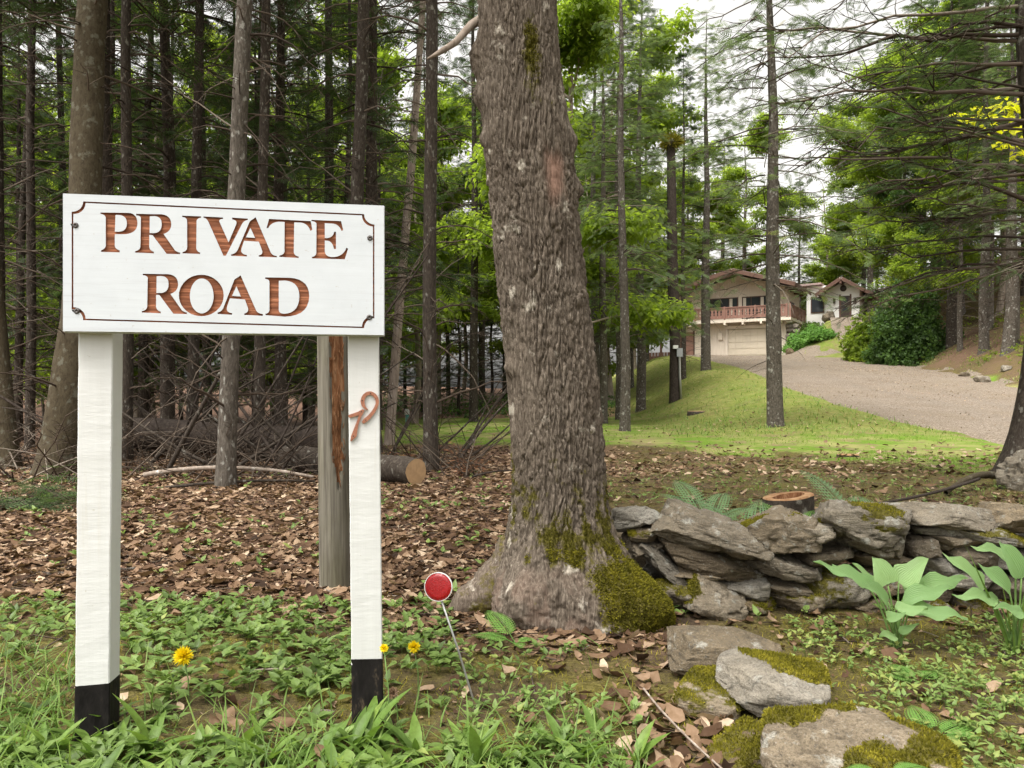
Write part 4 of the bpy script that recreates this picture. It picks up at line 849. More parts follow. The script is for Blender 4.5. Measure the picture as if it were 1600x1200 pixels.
hosta('hosta_plant', hb, [(1005, 372, 812, 300, .060, .02, .02), (1030, 382, 880, 302, .065, .05, .05), (1085, 378, 1030, 268, .105, -.02, .06), (1125, 365, 1248, 280, .105, .02, .03), (1195, 388, 1400, 362, .085, .04, .02), (1140, 432, 1345, 398, .075, -.04, .0), (1165, 472, 1388, 512, .075, -.06, -.02), (1060, 398, 958, 302, .06, .08, .04), (1110, 468, 1236, 476, .06, -.08, 0), (1080, 505, 1150, 480, .05, -.09, 0), (1125, 545, 1200, 530, .04, -.06, 0), (1085, 440, 1000, 372, .07, -.06, 0), (1110, 560, 1060, 580, .05, -.07, 0), (1150, 405, 1255, 345, .08, .09, .04)],
      'clump of broad pale green hosta leaves before the wall, left one')
hb2 = at(940 + 1560 / s6, 760 + 690 / s6, 2.98); hb2[2] = float(H(hb2[0], hb2[1]))
hosta('hosta_plant', hb2, [(1450, 385, 1305, 258, .085, .03, .03), (1500, 430, 1345, 428, .065, -.03, 0), (1570, 280, 1415, 238, .07, .06, 0), (1590, 350, 1520, 212, .10, -.02, .04), (1545, 400, 1440, 300, .085, -.05, .02), (1620, 340, 1690, 250, .09, 0, 0), (1610, 420, 1720, 400, .09, -.04, 0), (1595, 480, 1500, 470, .06, -.06, 0)],
      'tall hosta with upright strap leaves at the frame edge before the wall', [(1548, 780, 1385, 225, .016, -.03), (1560, 790, 1560, 500, .016, -.05), (1545, 700, 1470, 400, .014, 0), (1570, 770, 1640, 300, .016, -.04), (1555, 700, 1520, 330, .013, .02), (1580, 720, 1600, 430, .014, 0)])

# ------------------------------------------------------------------ ferns
def fern(base, fronds, label, mat='fern_leaf', pinn=17, w=0.25):
    root = empty('fern', base, 0, label, 'fern', 'ferns')
    for (az, L, rise, arch) in fronds:
        t = np.linspace(0, 1, pinn + 6); h = np.array([math.cos(az), math.sin(az), 0])
        C = h[None] * (L * .8 * t)[:, None] + np.array([0, 0, 1.0])[None] * (L * (rise * t - arch * t ** 2))[:, None]
        T = np.gradient(C, axis=0); T /= np.linalg.norm(T, axis=1, keepdims=True); side = np.cross(T, [0, 0, 1]); side /= np.linalg.norm(side, axis=1, keepdims=True); up = np.cross(side, T)
        g = Geo(); V, F = tubes(C, np.linspace(.0022, .0006, len(t)), 4); g.add(V, F, .3)
        for s in (-1, 1):
            tp = t[5:-1]; ln = L * w * np.sin(PI * np.clip((tp - .15) / .85, 0, 1) ** .62) ** .8 * (1 - .25 * tp) + .006
            P = C[5:-1]; D = s * side[5:-1] + .35 * T[5:-1] - .12 * up[5:-1]
            for k in range(5):   # pinnule pairs along every pinna
                fr = .12 + k * .2
                for s2 in (-1, 1):
                    Pk = P + D * (ln * fr)[:, None]; Dk = D * .5 + s2 * T[5:-1] * 1.0
                    V, F = kites(Pk, Dk, up[5:-1] + 0 * D, ln * .22 * (1.15 - fr), ln * .11); g.add(V, F, np.clip(RNG.normal(.5, .2, len(V)), 0, 1))
            V, F = kites(P, D, up[5:-1], ln, ln * .10); g.add(V, F, .6)
        g.build('frond', M[mat], root)
    return root
def fpt(px, py, h=0.0): Z = zg(py, h); p = np.array([gx(px, Z), Z, 0]); p[2] = float(H(p[0], p[1])); return p
fern(np.array([gx(806, 3.02), 3.02, .015]), [(2.2, .24, .72, .35), (2.9, .22, .45, .35), (.6, .10, .5, .4), (-1.3, .10, .6, .5)], 'small bright green fern at the foot of the maple, left of the moss')
fern(gnd(1108, 5.6), [(2.0, .52, 1.2, .6), (1.0, .45, 1.1, .6), (2.9, .42, .9, .55), (.2, .46, .8, .5), (-1, .34, .8, .5), (3.8, .38, .8, .5), (2.5, .5, 1.0, .55)], 'bluish fern behind the wall, nearest the maple', 'blue_fern')
fern(gnd(1180, 5.0), [(2.6, .52, .95, .4), (1.2, .45, 1.0, .4), (.3, .45, .9, .45), (-.8, .4, .9, .5)], 'bluish fern between the wall and the sawn stump', 'blue_fern')
fern(gnd(1262, 5.0), [(2.2, .42, 1.0, .4), (1.1, .4, 1.0, .5), (.1, .42, .9, .4), (3.0, .4, .8, .4)], 'green fern in front of the sawn stump', 'fern_leaf')
fern(gnd(1352, 5.3), [(2.3, .62, 1.3, .6), (1.3, .5, 1.0, .5), (.2, .5, .9, .4), (3.2, .45, .8, .4)], 'tall arching fern behind the wall, right of the sawn stump', 'blue_fern')
fern(gnd(1455, 5.4), [(2.5, .42, .9, .4), (.5, .42, .8, .4), (1.4, .4, .9, .4)], 'low fern behind the wall, farthest from the maple', 'blue_fern')
fern(fpt(1425, 1150) + np.array([.06, 0, 0]), [(.3, .20, .4, .3), (1.5, .18, .5, .3), (2.8, .16, .4, .3), (-.7, .15, .5, .3)], 'small yellow green fern right of the largest flat stone')
fern(fpt(1390, 1065) + np.array([.1, 0, 0]), [(.6, .15, .4, .3), (2.0, .14, .5, .3), (3.0, .14, .4, .3)], 'small light fern in the clover below the hostas')
fern(np.array([.80, 1.70, .14]), [(-1.2, .11, .5, .4), (.2, .12, .5, .4), (3.0, .11, .5, .4), (-2.2, .10, .4, .4)], 'tiny fern growing in front of the largest flat stone')

# ------------------------------------------------------------------ dandelions
def norm3(v): return v / np.linalg.norm(v, axis=-1, keepdims=True)
def dandelion(px, py, Z, r, label, dry=False):
    c = at(px, py, Z); g0_ = float(H(c[0] + .01, Z)); base = np.array([c[0] + .012, Z + .01, g0_]); root = empty('dandelion', base, 0, label, 'flower', 'yellow flowers')
    V, F = tubes(np.stack([np.zeros(3), (c - base) * .5 + np.array([.006, 0, 0]), c - base]), [.0022, .0019, .0017], 6); mobj('stem', V, F, M['stem_green'], root)
    n = 170; a = RNG.random(n) * 2 * PI; tl = RNG.random(n); D = np.stack([np.cos(a) * (0.2 + tl), -.35 * (1 - tl) + .3 * np.sin(a) * (0.2 + tl), .35 * (1 - tl) + .75 * np.sin(a) * (.2 + tl) + .12], -1)
    V, F = kites(np.repeat((c - base)[None], n, 0), D, norm3(np.array([0, -.7, .7]) + .35 * rvec(n)), r * RNG.uniform(.75, 1.05, n), r * .26); mobj('petals', V, F, M['petal' if not dry else 'litter'], root, True, {'var': np.clip(RNG.normal(.6, .25, len(V)), 0, 1)})
dandelion(287, 1026, 2.46, .034, 'largest yellow dandelion flower, between the two sign posts'); dandelion(600, 1013, 2.26, .014, 'small yellow flower at the edge of the right sign post'); dandelion(647, 1011, 2.5, .022, 'yellow flower between the sign post and the red reflector')
dandelion(614, 1083, 2.3, .020, 'withered tan flower head by the black foot of the sign post', True)

# ------------------------------------------------------------------ trees
def norm(v): return v / np.maximum(np.linalg.norm(v, axis=-1, keepdims=True), 1e-9)
def trunk_tube(pts, radii, n=12, K=None, bumps=0.06, seed=0, flare=True):
    """tapered trunk through control points with knobbly radius"""
    pts = np.asarray(pts, float); radii = np.asarray(radii, float)
    s = np.concatenate([[0], np.cumsum(np.linalg.norm(np.diff(pts, axis=0), axis=1))]); K = K or max(10, int(s[-1] / 0.22))
    k = np.linspace(0, s[-1], K); P = np.stack([np.interp(k, s, pts[:, c]) for c in range(3)], -1); R = np.interp(k, s, radii)
    for _ in range(3): P[1:-1] = (P[:-2] + 2 * P[1:-1] + P[2:]) / 4
    V, F = tubes(P, R, n)
    a = np.tile(np.arange(n) / n * 2 * PI, K); kk = np.repeat(k, n); Rr = np.repeat(R, n); C = np.repeat(P, n, 0)
    b = bumps * fbm(np.cos(a) * 1.5 + seed, np.sin(a) * 1.5, kk * 1.6, 3, 101) * 2 
    if flare: b = b + (0.55 + 0.35 * np.cos(a * 4 + seed)) * np.exp(-kk / 0.22)
    return C + (V - C) * (1 + b)[:, None], F
def branch_set(O, A, L, pitch, curl, r, rng, K=6, twigs=4, n=4, twig_l=.32, wob=.05, tn=3):
    """O (B,3) origins, A azimuth, L length, pitch start slope, curl end bend (+ up) -> geometry and polylines"""
    B = len(O); t = np.linspace(0, 1, K)[None, :, None]; h = np.stack([np.cos(A), np.sin(A), 0 * A], -1)[:, None]
    L_ = L[:, None, None]; up = np.array([0, 0, 1.0])
    side = np.stack([-np.sin(A), np.cos(A), 0 * A], -1)[:, None]
    C = O[:, None] + h * L_ * t + up * L_ * (pitch[:, None, None] * t + curl[:, None, None] * t ** 2) + (side * rng.normal(0, wob, (B, 1, 1)) * t ** 2 + rng.normal(0, wob * .35, (B, K, 3)) * t) * L_
    R = r[:, None] * (1 - .85 * t[..., 0]); g = Geo(); V, F = tubes(C, R, n, False); g.add(V, F, np.repeat(rng.random(B), K * n))
    if twigs:
        bi = np.repeat(np.arange(B), twigs); tt = rng.uniform(.2, .97, len(bi)); x = tt * (K - 1); i0 = np.minimum(x.astype(int), K - 2); f = (x - i0)[:, None]
        P = C[bi, i0] * (1 - f) + C[bi, i0 + 1] * f; T = norm(C[bi, i0 + 1] - C[bi, i0]); sg = rng.choice([-1, 1], len(bi))[:, None]
        S = norm(np.cross(T, up)); D = norm(T * .8 + S * sg * rng.uniform(.5, 1.1, (len(bi), 1)) + up * rng.normal(0, .25, (len(bi), 1)))
        l = (L[bi] * twig_l * rng.uniform(.4, 1.2, len(bi)) * (1.1 - tt))[:, None, None] + .05; u = np.linspace(0, 1, 4)[None, :, None]
        Ct = P[:, None] + D[:, None] * l * u + (rng.normal(0, .10, (len(bi), 1, 3)) - up * .05) * l * u ** 2
        V, F = tubes(Ct, np.maximum(.004, (r[bi] * .32))[:, None] * (1 - .75 * u[..., 0]), tn, False); g.add(V, F, np.repeat(rng.random(len(bi)), 4 * tn))
        return g, C, Ct
    return g, C, None
# needle spray: a flat feathered twig, 1 long; thin needle rows on both sides
def spray_template(pairs=5, w=.055, ang=.9, ln=.42, droop=.12):
    P, D, L = [], [], []
    P.append((0, 0, 0)); D.append((1, 0, -droop)); L.append(1.0)
    for k in range(pairs):
        x = .10 + .8 * k / pairs
        for s in (-1, 1): P.append((x, 0, -droop * x * x)); D.append((math.cos(ang), s * math.sin(ang), -.18)); L.append(ln * (1.05 - .65 * x))
    V, F = kites(np.array(P, float), np.array(D, float), np.tile([0, 0, 1.0], (len(P), 1)), np.array(L), np.array([w * .8] + [w] * (len(P) - 1)))
    return V, F
SPR_V, SPR_F = spray_template(5, .075)
SPR2_V, SPR2_F = spray_template(6, .055, 1.0, .36)
SPR3_V, SPR3_F = spray_template(10, .042, 1.0, .19, .10)
def sprays_on(C, step, size, rng, tv=SPR_V, tf=SPR_F, t0=.25, lift=.1, var0=.4):
    """needle sprays along polylines C (B,K,3)"""
    B, K, _ = C.shape; seg = np.linalg.norm(np.diff(C, axis=1), axis=2).sum(1); cnt = np.maximum(2, (seg / step * (1 - t0)).astype(int)); bi = np.repeat(np.arange(B), cnt)
    tt = rng.uniform(t0, 1.0, len(bi)); x = tt * (K - 1); i0 = np.minimum(x.astype(int), K - 2); f = (x - i0)[:, None]
    P = C[bi, i0] * (1 - f) + C[bi, i0 + 1] * f; T = norm(C[bi, i0 + 1] - C[bi, i0]); up = np.array([0, 0, 1.0]); S = norm(np.cross(T, up)); sg = rng.choice([-1, 1], len(bi))[:, None]
    D = norm(T * rng.uniform(.3, 1.2, (len(bi), 1)) + S * sg + up * rng.normal(-.12, .22, (len(bi), 1))); N = norm(up + .45 * rvec(len(bi), rng))
    return stamp(tv, [tf], rot_basis(D, N), P, size * rng.uniform(.6, 1.25, len(bi)), np.clip(rng.normal(var0, .2, len(bi)), 0, 1))
def conifer(seed, Ht, r0, dead0, crown0, maxL, whorl=.28, per=4, spray=.34, step=.11, dead_per=7, bark_='spruce_bark', leaf='needles', pitch0=.1, curl0=-.25, deadL=1.5, name='conifer_tree', tipfill=1.0, twigs=5):
    rng = np.random.default_rng(seed); root = empty(name, (0, 0, -50))
    cp = np.array([(0, 0, -.3)] + [(rng.normal(0, .05), rng.normal(0, .05), Ht * q) for q in (.12, .3, .5, .7, .9, 1.0)])
    tr, F = trunk_tube(cp, [r0 * 1.05, r0 * .95, r0 * .82, r0 * .6, r0 * .38, r0 * .13, .01], 14, int(Ht / .18), .06, seed); mobj('trunk', tr, F, M[bark_], root)
    def o_at(z): return np.stack([np.interp(z, cp[:, 2], cp[:, 0]), np.interp(z, cp[:, 2], cp[:, 1]), z], -1)
    nd = int((crown0 - dead0) * dead_per)
    if nd > 0:
        z = rng.uniform(dead0, crown0 + 1.0, nd); L = deadL * rng.uniform(.35, 1.25, nd)
        g, C, Ct = branch_set(o_at(z), rng.random(nd) * 2 * PI, L, rng.normal(.10, .25, nd), rng.normal(-.30, .16, nd), .005 + .009 * L / deadL * rng.uniform(.6, 1.4, nd), rng, 7, twigs); tag(g.build('dead_branches', M['dry_twig'], root), kind='stuff')
    zc = np.arange(crown0, Ht - .3, whorl); zc = np.repeat(zc, per) + rng.uniform(-.14, .14, len(zc) * per); fr = np.clip((zc - crown0) / (Ht - crown0), 0, 1)
    L = maxL * (1.02 - fr) ** .85 * rng.uniform(.6, 1.1, len(zc)) + .15
    g, C, Ct = branch_set(o_at(zc), rng.random(len(zc)) * 2 * PI, L, pitch0 + .35 * fr + rng.normal(0, .1, len(zc)), curl0 + rng.normal(0, .08, len(zc)), .008 + .012 * L / maxL, rng, 6, 6, 4, .42)
    tag(g.build('branches', M['dry_twig'], root), kind='stuff')
    v1, f1, a1 = sprays_on(C, step, spray, rng, t0=.3); v2, f2, a2 = sprays_on(Ct, step * 1.3, spray * .9, rng, t0=.1)
    q = Geo(); q.add(v1, f1, a1); q.add(v2, f2, a2); q.build('crown', M[leaf], root)
    return root
LF_V, LF_F, _ = leaf_grid(1, .62, 3, 1, .35, .25)
def leaf_cluster(n, rng, spread=1.0, size=.30):
    P = rng.normal(0, .33, (n, 3)) * np.array([1, 1, .5]) * spread; D = norm(P * 1.0 + rng.normal(0, .4, (n, 3)) + np.array([0, 0, -.35])); N = norm(np.array([0, 0, 1.0]) + .6 * rvec(n, rng))
    V, F, a = stamp(KT_V, [KT_F], rot_basis(D, N), P, size * rng.uniform(.6, 1.2, n), rng.random(n)); return V, F[0], (a - .5) * .35
KT_V = np.array([(0, 0, 0), (.42, .33, .05), (1, 0, -.12), (.42, -.33, .05)]); KT_F = np.array([(0, 1, 2, 3)])
def broadleaf(seed, Ht, r0, crown0, spreadR, nl, leaf='broad_leaf', bark_='grey_bark', lsize=.10, name='broadleaf_tree', lean=0.0, cl=9, layer=True, limbs=16):
    rng = np.random.default_rng(seed); root = empty(name, (0, 0, -50))
    cp = np.array([(0, 0, -.3)] + [(rng.normal(0, .10) + lean * Ht * q, rng.normal(0, .10), Ht * q) for q in (.15, .35, .55, .75, .92)])
    tr, F = trunk_tube(cp, [r0 * 1.05, r0 * .95, r0 * .78, r0 * .58, r0 * .32, .015], 12, int(Ht / .2), .05, seed); mobj('trunk', tr, F, M[bark_], root)
    z = np.sort(rng.uniform(crown0, Ht * .92, limbs)); fr = (z - crown0) / (Ht - crown0); o = np.stack([np.interp(z, cp[:, 2], cp[:, 0]), np.interp(z, cp[:, 2], cp[:, 1]), z], -1)
    L = spreadR * (1 - .55 * fr) * rng.uniform(.6, 1.15, limbs)
    g, C, Ct = branch_set(o, rng.random(limbs) * 2 * PI, L, rng.uniform(.15, .6, limbs) + .5 * fr, rng.normal(-.15, .12, limbs), r0 * .26 * L / spreadR + .012, rng, 7, 9, 5, .5, .09)
    g.build('limbs', M[bark_], root)
    # leaf clusters around twigs
    Pts = np.concatenate([C[:, 3:].reshape(-1, 3), Ct[:, 1:].reshape(-1, 3)]); k = rng.integers(0, len(Pts), nl); P = Pts[k] + rng.normal(0, .32, (nl, 3)) * np.array([1, 1, .45])
    tV, tF, ta = leaf_cluster(cl, rng, .75, 1.0)
    aa = rng.random(nl) * 2 * PI; D = np.stack([np.cos(aa), np.sin(aa), rng.normal(0, .15, nl)], -1); clump = .5 + .5 * fbm(P[:, 0] * .9 + seed, P[:, 1] * .9, P[:, 2] * .9, 2, 111)
    # the template's leaves are about 'lsize' long, spread over about 0.3 m
    tV2 = tV.reshape(-1, 4, 3); c0 = tV2[:, :1]; tV2 = (c0 * .42 + (tV2 - c0) * lsize).reshape(-1, 3)
    V, F, a = stamp(tV2, [tF], rot_basis(D, norm(np.array([0, 0, 1.0]) + .3 * rvec(nl, rng))), P, rng.uniform(.8, 1.25, nl), np.clip(clump + rng.normal(0, .12, nl), 0, 1), ta)
    mobj('crown', V, F, M[leaf], root, True, {'var': a})
    return root
PROTO = {
 'hemlock': conifer(16, 17, .17, 1.6, 3.2, 2.7, .31, 4, .37, .135, 6, 'grey_bark', 'needles_soft', pitch0=.05, curl0=-.3, deadL=1.4),
 'pole': conifer(1, 19, .17, .8, 8.0, 2.2, .38, 4, .44, .31, 15, 'spruce_bark', 'needles', deadL=1.8, twigs=7),
 'fir': conifer(2, 16, .15, .6, 2.9, 2.4, .32, 4, .36, .16, 13, 'spruce_bark', 'needles', deadL=1.6, twigs=7),
 'lichen': conifer(3, 18, .20, 1.0, 6.5, 2.4, .36, 4, .44, .31, 9, 'lichen_bark', 'needles', deadL=1.5),
 'low': conifer(4, 9, .09, .3, 1.0, 1.6, .26, 4, .30, .11, 6, 'dark_bark', 'needles', deadL=.8),
 'open': conifer(5, 15, .19, 1.4, 4.2, 2.6, .42, 3, .34, .17, 7, 'grey_bark', 'needles_soft', pitch0=.05, curl0=-.3, deadL=1.7),
 'pine': conifer(6, 17, .22, 2.5, 6.0, 3.4, .55, 4, .46, .17, 3, 'grey_bark', 'needles_soft', pitch0=.2, curl0=.05, deadL=1.6, name='pine_tree'),
 'maple': broadleaf(7, 15, .17, 3.2, 4.2, 5400, 'broad_leaf', 'grey_bark', .15, limbs=20),
 'airy': broadleaf(8, 13, .12, 2.2, 3.4, 4200, 'broad_leaf', 'pale_bark', .15, limbs=16),
 'under': broadleaf(9, 5.5, .045, .9, 2.0, 2600, 'broad_leaf', 'grey_bark', .12, limbs=14),
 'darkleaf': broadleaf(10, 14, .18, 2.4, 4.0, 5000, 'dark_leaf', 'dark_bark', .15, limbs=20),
}
USED = set()
def place(kind, px, Z, s=1.0, rs=1.0, label='', group=None, cat='tree', rz=None, lean=(0, 0), name=None, dz=0.0, x=None, bark_=None):
    """a tree whose foot stands on the ground at column px and distance Z; rs scales the girth"""
    if kind not in USED: o = PROTO[kind]; USED.add(kind)
    else: o = copy_tree(PROTO[kind])
    p = gnd(px, Z) if x is None else np.array([x, Z, float(H(x, Z))])
    o.location = (p[0], p[1], p[2] + dz); o.rotation_euler = (lean[1], lean[0], random.uniform(0, 6.28) if rz is None else rz); o.scale = (s * rs, s * rs, s)
    if name: o.name = name
    if bark_:
        for ch in o.children:
            if ch.name.startswith('trunk'):
                ch.data = ch.data.copy(); ch.data.materials[0] = M[bark_]
    return tag(o, label, cat, group)
# ---- individually told trees of the left wood
GL = 'trees of the dark wood behind the sign'
place('lichen', 84, 9.6, 1.0, 1.06, 'thick mossy trunk rising behind the left end of the sign', GL, lean=(.075, 0), rz=1.0)
place('lichen', 14, 10.4, 1.0, .62, 'slim trunk blotched with pale lichen near the left frame edge', GL, lean=(.10, 0), rz=3.0)
place('pole', 168, 12.5, 1.0, .70, 'thin dark trunk close to the right of the thick mossy trunk', GL, lean=(.01, 0))
place('pole', 352, 8.3, .95, .58, 'grey trunk with moss at its foot standing between the sign posts', GL, lean=(.035, 0), rz=.6, bark_='grey_bark')
place('pole', 404, 11.5, 1.0, .48, 'dark trunk showing above the sign just right of the grey one', GL, lean=(.015, 0))
place('pole', 512, 17, 1.05, .62, 'very thin straight trunk above the right half of the sign', GL)
place('pole', 674, 10.3, 1.0, .54, 'thin brown trunk standing alone left of the big maple', GL, lean=(.005, 0), rz=2.2)
place('pole', -6, 12.0, 1.0, .75, 'trunk cut by the left frame edge', GL)
place('pole', 608, 15.5, 1.0, .55, 'thin pale trunk leaning right beside the right sign post', GL, lean=(.09, 0), bark_='pale_bark')
place('pole', 740, 28, 1.0, .9, 'straight dark trunk at the back edge of the lawn', GL)
place('fir', 440, 14.0, .9, .8, 'dark fir seen over the middle of the sign', GL)
place('fir', 585, 13.5, 1.0, .8, 'dark drooping fir over the right end of the sign', GL, rz=4.0)
place('fir', 262, 14.5, 1.05, .8, 'dark fir seen over the left half of the sign', GL)
# ---- the rest of the wood: trunks and crowns that nothing tells apart
GD = 'slender conifers deep in the wood'; LD = 'slender dark conifer deep in the wood behind the sign'
rg = np.random.default_rng(5)
def at_words(px):
    for lim, w in ((20, 'at the left frame edge'), (95, 'left of the sign'), (200, 'above the letters PR'), (300, 'above the letter I'), (390, 'above the letters VA'), (470, 'above the letter T'), (545, 'above the letter E'), (605, 'over the right sign post'), (665, 'beside the right sign post'), (700, 'by the lone brown trunk'), (760, 'near the left side of the maple')):
        if px < lim: return w
    return 'hidden partly by the maple'
def deep_label(px, Z):
    return 'slim conifer ' + ('in the front row' if Z < 14.6 else 'in the second row' if Z < 16.4 else 'in the third row' if Z < 19.8 else 'in the back row') + ' of the wood ' + at_words(px)
spots = []
for Z0, n in ((13, 5), (16, 8), (20.5, 6)):
    for q in range(n):
        Z = Z0 + rg.uniform(-2, 2); x = gx(-140, Z) + (q + rg.uniform(.1, .9)) / n * (gx(560 if Z < 25 else 640, Z) - gx(-140, Z)); spots.append((x, Z))
for q, (x, Z) in enumerate(spots):
    place(('fir', 'pole', 'fir')[q % 3] if Z > 14.5 else 'pole', 0, Z, rg.uniform(.85, 1.15), rg.uniform(.40, .66), deep_label(800 + x / Z * F_PX, Z), GD, x=x, lean=(rg.normal(0, .02), rg.normal(0, .02)))
GB = 'bright leafy trees behind the wood'; LB = 'leafy green tree glowing through the wood behind the sign'
for q in range(12):
    Z = rg.uniform(26, 40); px = -120 + 860 * (q + rg.random()) / 12; place(('maple', 'airy', 'airy')[q % 3], px, Z, rg.uniform(.9, 1.25), 1.0, 'bright leafy tree glowing through the wood ' + at_words(px), GB)
for q in range(8):
    Z = rg.uniform(22, 28); px = -60 + 700 * (q + rg.random()) / 8; place('under', px, Z, rg.uniform(.9, 1.5), 1.0, 'leafy sapling under the conifers ' + at_words(px), 'saplings under the conifers')
for q in range(14):
    Z = rg.uniform(37, 46); px = 480 + 330 * (q + rg.random()) / 14; place(('low', 'fir', 'low', 'pole')[q % 4], px, Z, rg.uniform(1.0, 1.3), .8, ('low bushy' if q % 2 == 0 else 'tall dark') + ' conifer behind the lawn ' + at_words(px), 'conifers behind the lawn')
for q in range(6):
    Z = rg.uniform(38, 52); px = 640 + 330 * (q + rg.random()) / 6; place(('maple', 'airy')[q % 2], px, Z, rg.uniform(1.0, 1.3), 1.0, 'leafy tree at the wood edge behind the lawn', 'leafy trees behind the lawn')
for q in range(13):
    Z = rg.uniform(22, 31); px = -130 + 760 * (q + rg.random()) / 13; place('low', px, Z, rg.uniform(.75, 1.15), .9, 'small dark conifer at the back of the wood ' + at_words(px), 'small conifers at the back of the wood')
for q in range(4):
    Z = rg.uniform(14.5, 19); px = -60 + 640 * (q + rg.random()) / 4; place('low', px, Z, rg.uniform(.8, 1.3), .9, 'young fir with green boughs among the trunks ' + at_words(px), 'young firs in the wood')
# ---- between the maple and the house
GM = 'trees along the drive'
place('airy', 902, 26, 1.3, 1.0, 'tall pale trunk close to the right edge of the big maple', GM, rz=.5)
place('open', 942, 27, 1.0, .75, 'thin trunk beside the maple with brown leaf bank at its foot', GM, rz=1.1)
place('open', 976, 20.0, .95, .70, 'slim trunk on the lawn edge between the maple and the house', GM, rz=2.4, lean=(.012, 0))
place('hemlock', 1001, 36, 1.2, 1.05, 'trunk behind the lawn bank, left of the dark dead trunk', GM, rz=3.3)
place('open', 1103, 42, 1.25, 1.05, 'straight trunk standing before the left end of the balcony', GM, rz=.2)
place('hemlock', 930, 33, 1.1, .9, 'feathery pale green hemlock right behind the big maple', GM)
place('hemlock', 1010, 60, 1.3, .9, 'feathery hemlock over the dark dead trunk', GM)
place('hemlock', 968, 31, 1.1, .9, 'pale hemlock with the lowest feathery boughs beside the slim lawn trunk', GM)
place('hemlock', 1075, 78, 1.3, 1.0, 'tall hemlock over the covered porch', GM)
place('hemlock', 1130, 90, 1.6, 1.3, 'far hemlock above the ridge of the house', GM)
main_t = place('open', 1212, 19.6, 1.0, 1.0, 'tall grey spruce trunk in front of the garage door', GM, rz=4.1, lean=(-.014, 0))
place('airy', 955, 44, 1.7, 1.0, 'tall leafy tree filling the sky right of the maple top', GM)
place('airy', 1085, 80, 1.75, 1.0, 'tall leafy tree behind the left end of the house', GM)
place('maple', 1165, 84, 1.7, 1.0, 'tall leafy tree behind the ridge of the house', GM)
place('airy', 1290, 88, 1.7, 1.0, 'tall leafy tree behind the white entrance wing', GM)
place('maple', 985, 47, 1.2, 1.0, 'leafy tree just left of the house', GM)
place('airy', 992, 58, 1.1, 1.0, 'leafy tree with low branches beside the far porch', GM)
place('under', 975, 44, 1.3, 1.0, 'low leafy sapling beside the dark dead trunk', GM)
# ---- right hillside
GR = 'trees on the bank right of the drive'
place('pole', 1486, 47, 1.3, 1.25, 'dark trunk on the bank above the round shrub', GR)
place('pole', 1538, 40, 1.2, 1.1, 'brown trunk on the bank, middle of three', GR, lean=(-.02, 0), bark_='grey_bark')
place('open', 1574, 37, 1.2, 1.15, 'forked looking grey trunk on the bank, lowest one', GR, lean=(-.05, 0))
place('open', 1584, 37.6, 1.2, .95, 'grey trunk leaning out beside the lowest one on the bank', GR, lean=(-.02, 0))
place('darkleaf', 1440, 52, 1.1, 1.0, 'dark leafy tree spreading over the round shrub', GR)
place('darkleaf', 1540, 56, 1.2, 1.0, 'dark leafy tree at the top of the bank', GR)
place('fir', 1415, 58, 1.2, 1.0, 'dark fir behind the round shrub', GR)
place('fir', 1500, 62, 1.3, 1.0, 'dark fir on the hilltop above the bank', GR)
place('hemlock', 1440, 58, 1.5, 1.1, 'tall grey green hemlock high over the round shrub', GR)
place('hemlock', 1350, 84, 1.35, 1.1, 'feathery hemlock standing above the entrance roof ridge', GR)
place('hemlock', 1545, 46, 1.4, 1.0, 'tall grey green hemlock over the trunks on the bank', GR)
place('maple', 1360, 78, 1.7, 1.0, 'tall bright leafy tree above the entrance roof', GR)
place('maple', 1460, 56, 1.5, 1.0, 'tall bright leafy tree over the dark round shrub', GR)
place('airy', 1560, 50, 1.6, 1.0, 'tall leafy tree over the trunks on the bank', GR)
place('pine', 1500, 54, 1.4, 1.1, 'broad pine spreading above the bank', GR)
place('fir', 1600, 52, 1.3, 1.0, 'dark fir at the right frame edge on the bank', GR)
place('maple', 1408, 53, 1.15, .9, 'bright leafy tree hanging over the turn of the drive', GR, rz=2.0)
place('maple', 1500, 44, .95, .9, 'bright leafy tree on the bank behind the brown trunks', GR, rz=.3)
place('pine', 1480, 66, 1.35, 1.0, 'tall pine on the hill behind the bank', GR)
place('pine', 1400, 74, 1.3, 1.0, 'soft green pine above the entrance roof', GR)
GH = 'trees behind the house'; LH = 'pale green tree rising behind the house'
for q, (px, Z, kd, s) in enumerate(((1330, 92, 'pine', 1.0), (1280, 98, 'maple', .85), (1240, 105, 'pine', .95), (1370, 88, 'maple', 1.0), (1450, 84, 'airy', 1.2), (1600, 76, 'maple', 1.3), (1550, 82, 'pine', 1.3), (1660, 60, 'maple', 1.2), (1250, 84, 'hemlock', 1.2), (1310, 100, 'maple', 1.2), (1395, 96, 'hemlock', 1.5))):
    place(kd, px, Z, s, 1.0, ({1330: 'pale green pine behind the entrance gable', 1280: 'small leafy tree behind the white wing', 1240: 'pale green pine behind the right roof edge', 1370: 'leafy tree right of the entrance gable', 1250: 'feathery hemlock behind the right roof edge', 1310: 'far leafy tree over the entrance gable', 1395: 'tall hemlock far behind the round shrub'}.get(px, LH)) if px < 1400 else {1450: 'slim leafy tree far up the hill behind the round shrub', 1600: 'leafy tree far up the hill at the right edge', 1550: 'tall pine far up the hill behind the bank trunks'}.get(px, 'leafy tree just past the right frame edge on the hill'), GH if px < 1400 else 'trees far behind the bank')
for q, px in enumerate((860, 930, 990, 1050, 1090)):
    place(('airy', 'maple')[q % 2], px, 62 + 5 * q, 1.1, 1.0, 'far leafy tree in the gap between maple and house', 'far trees in the gap')
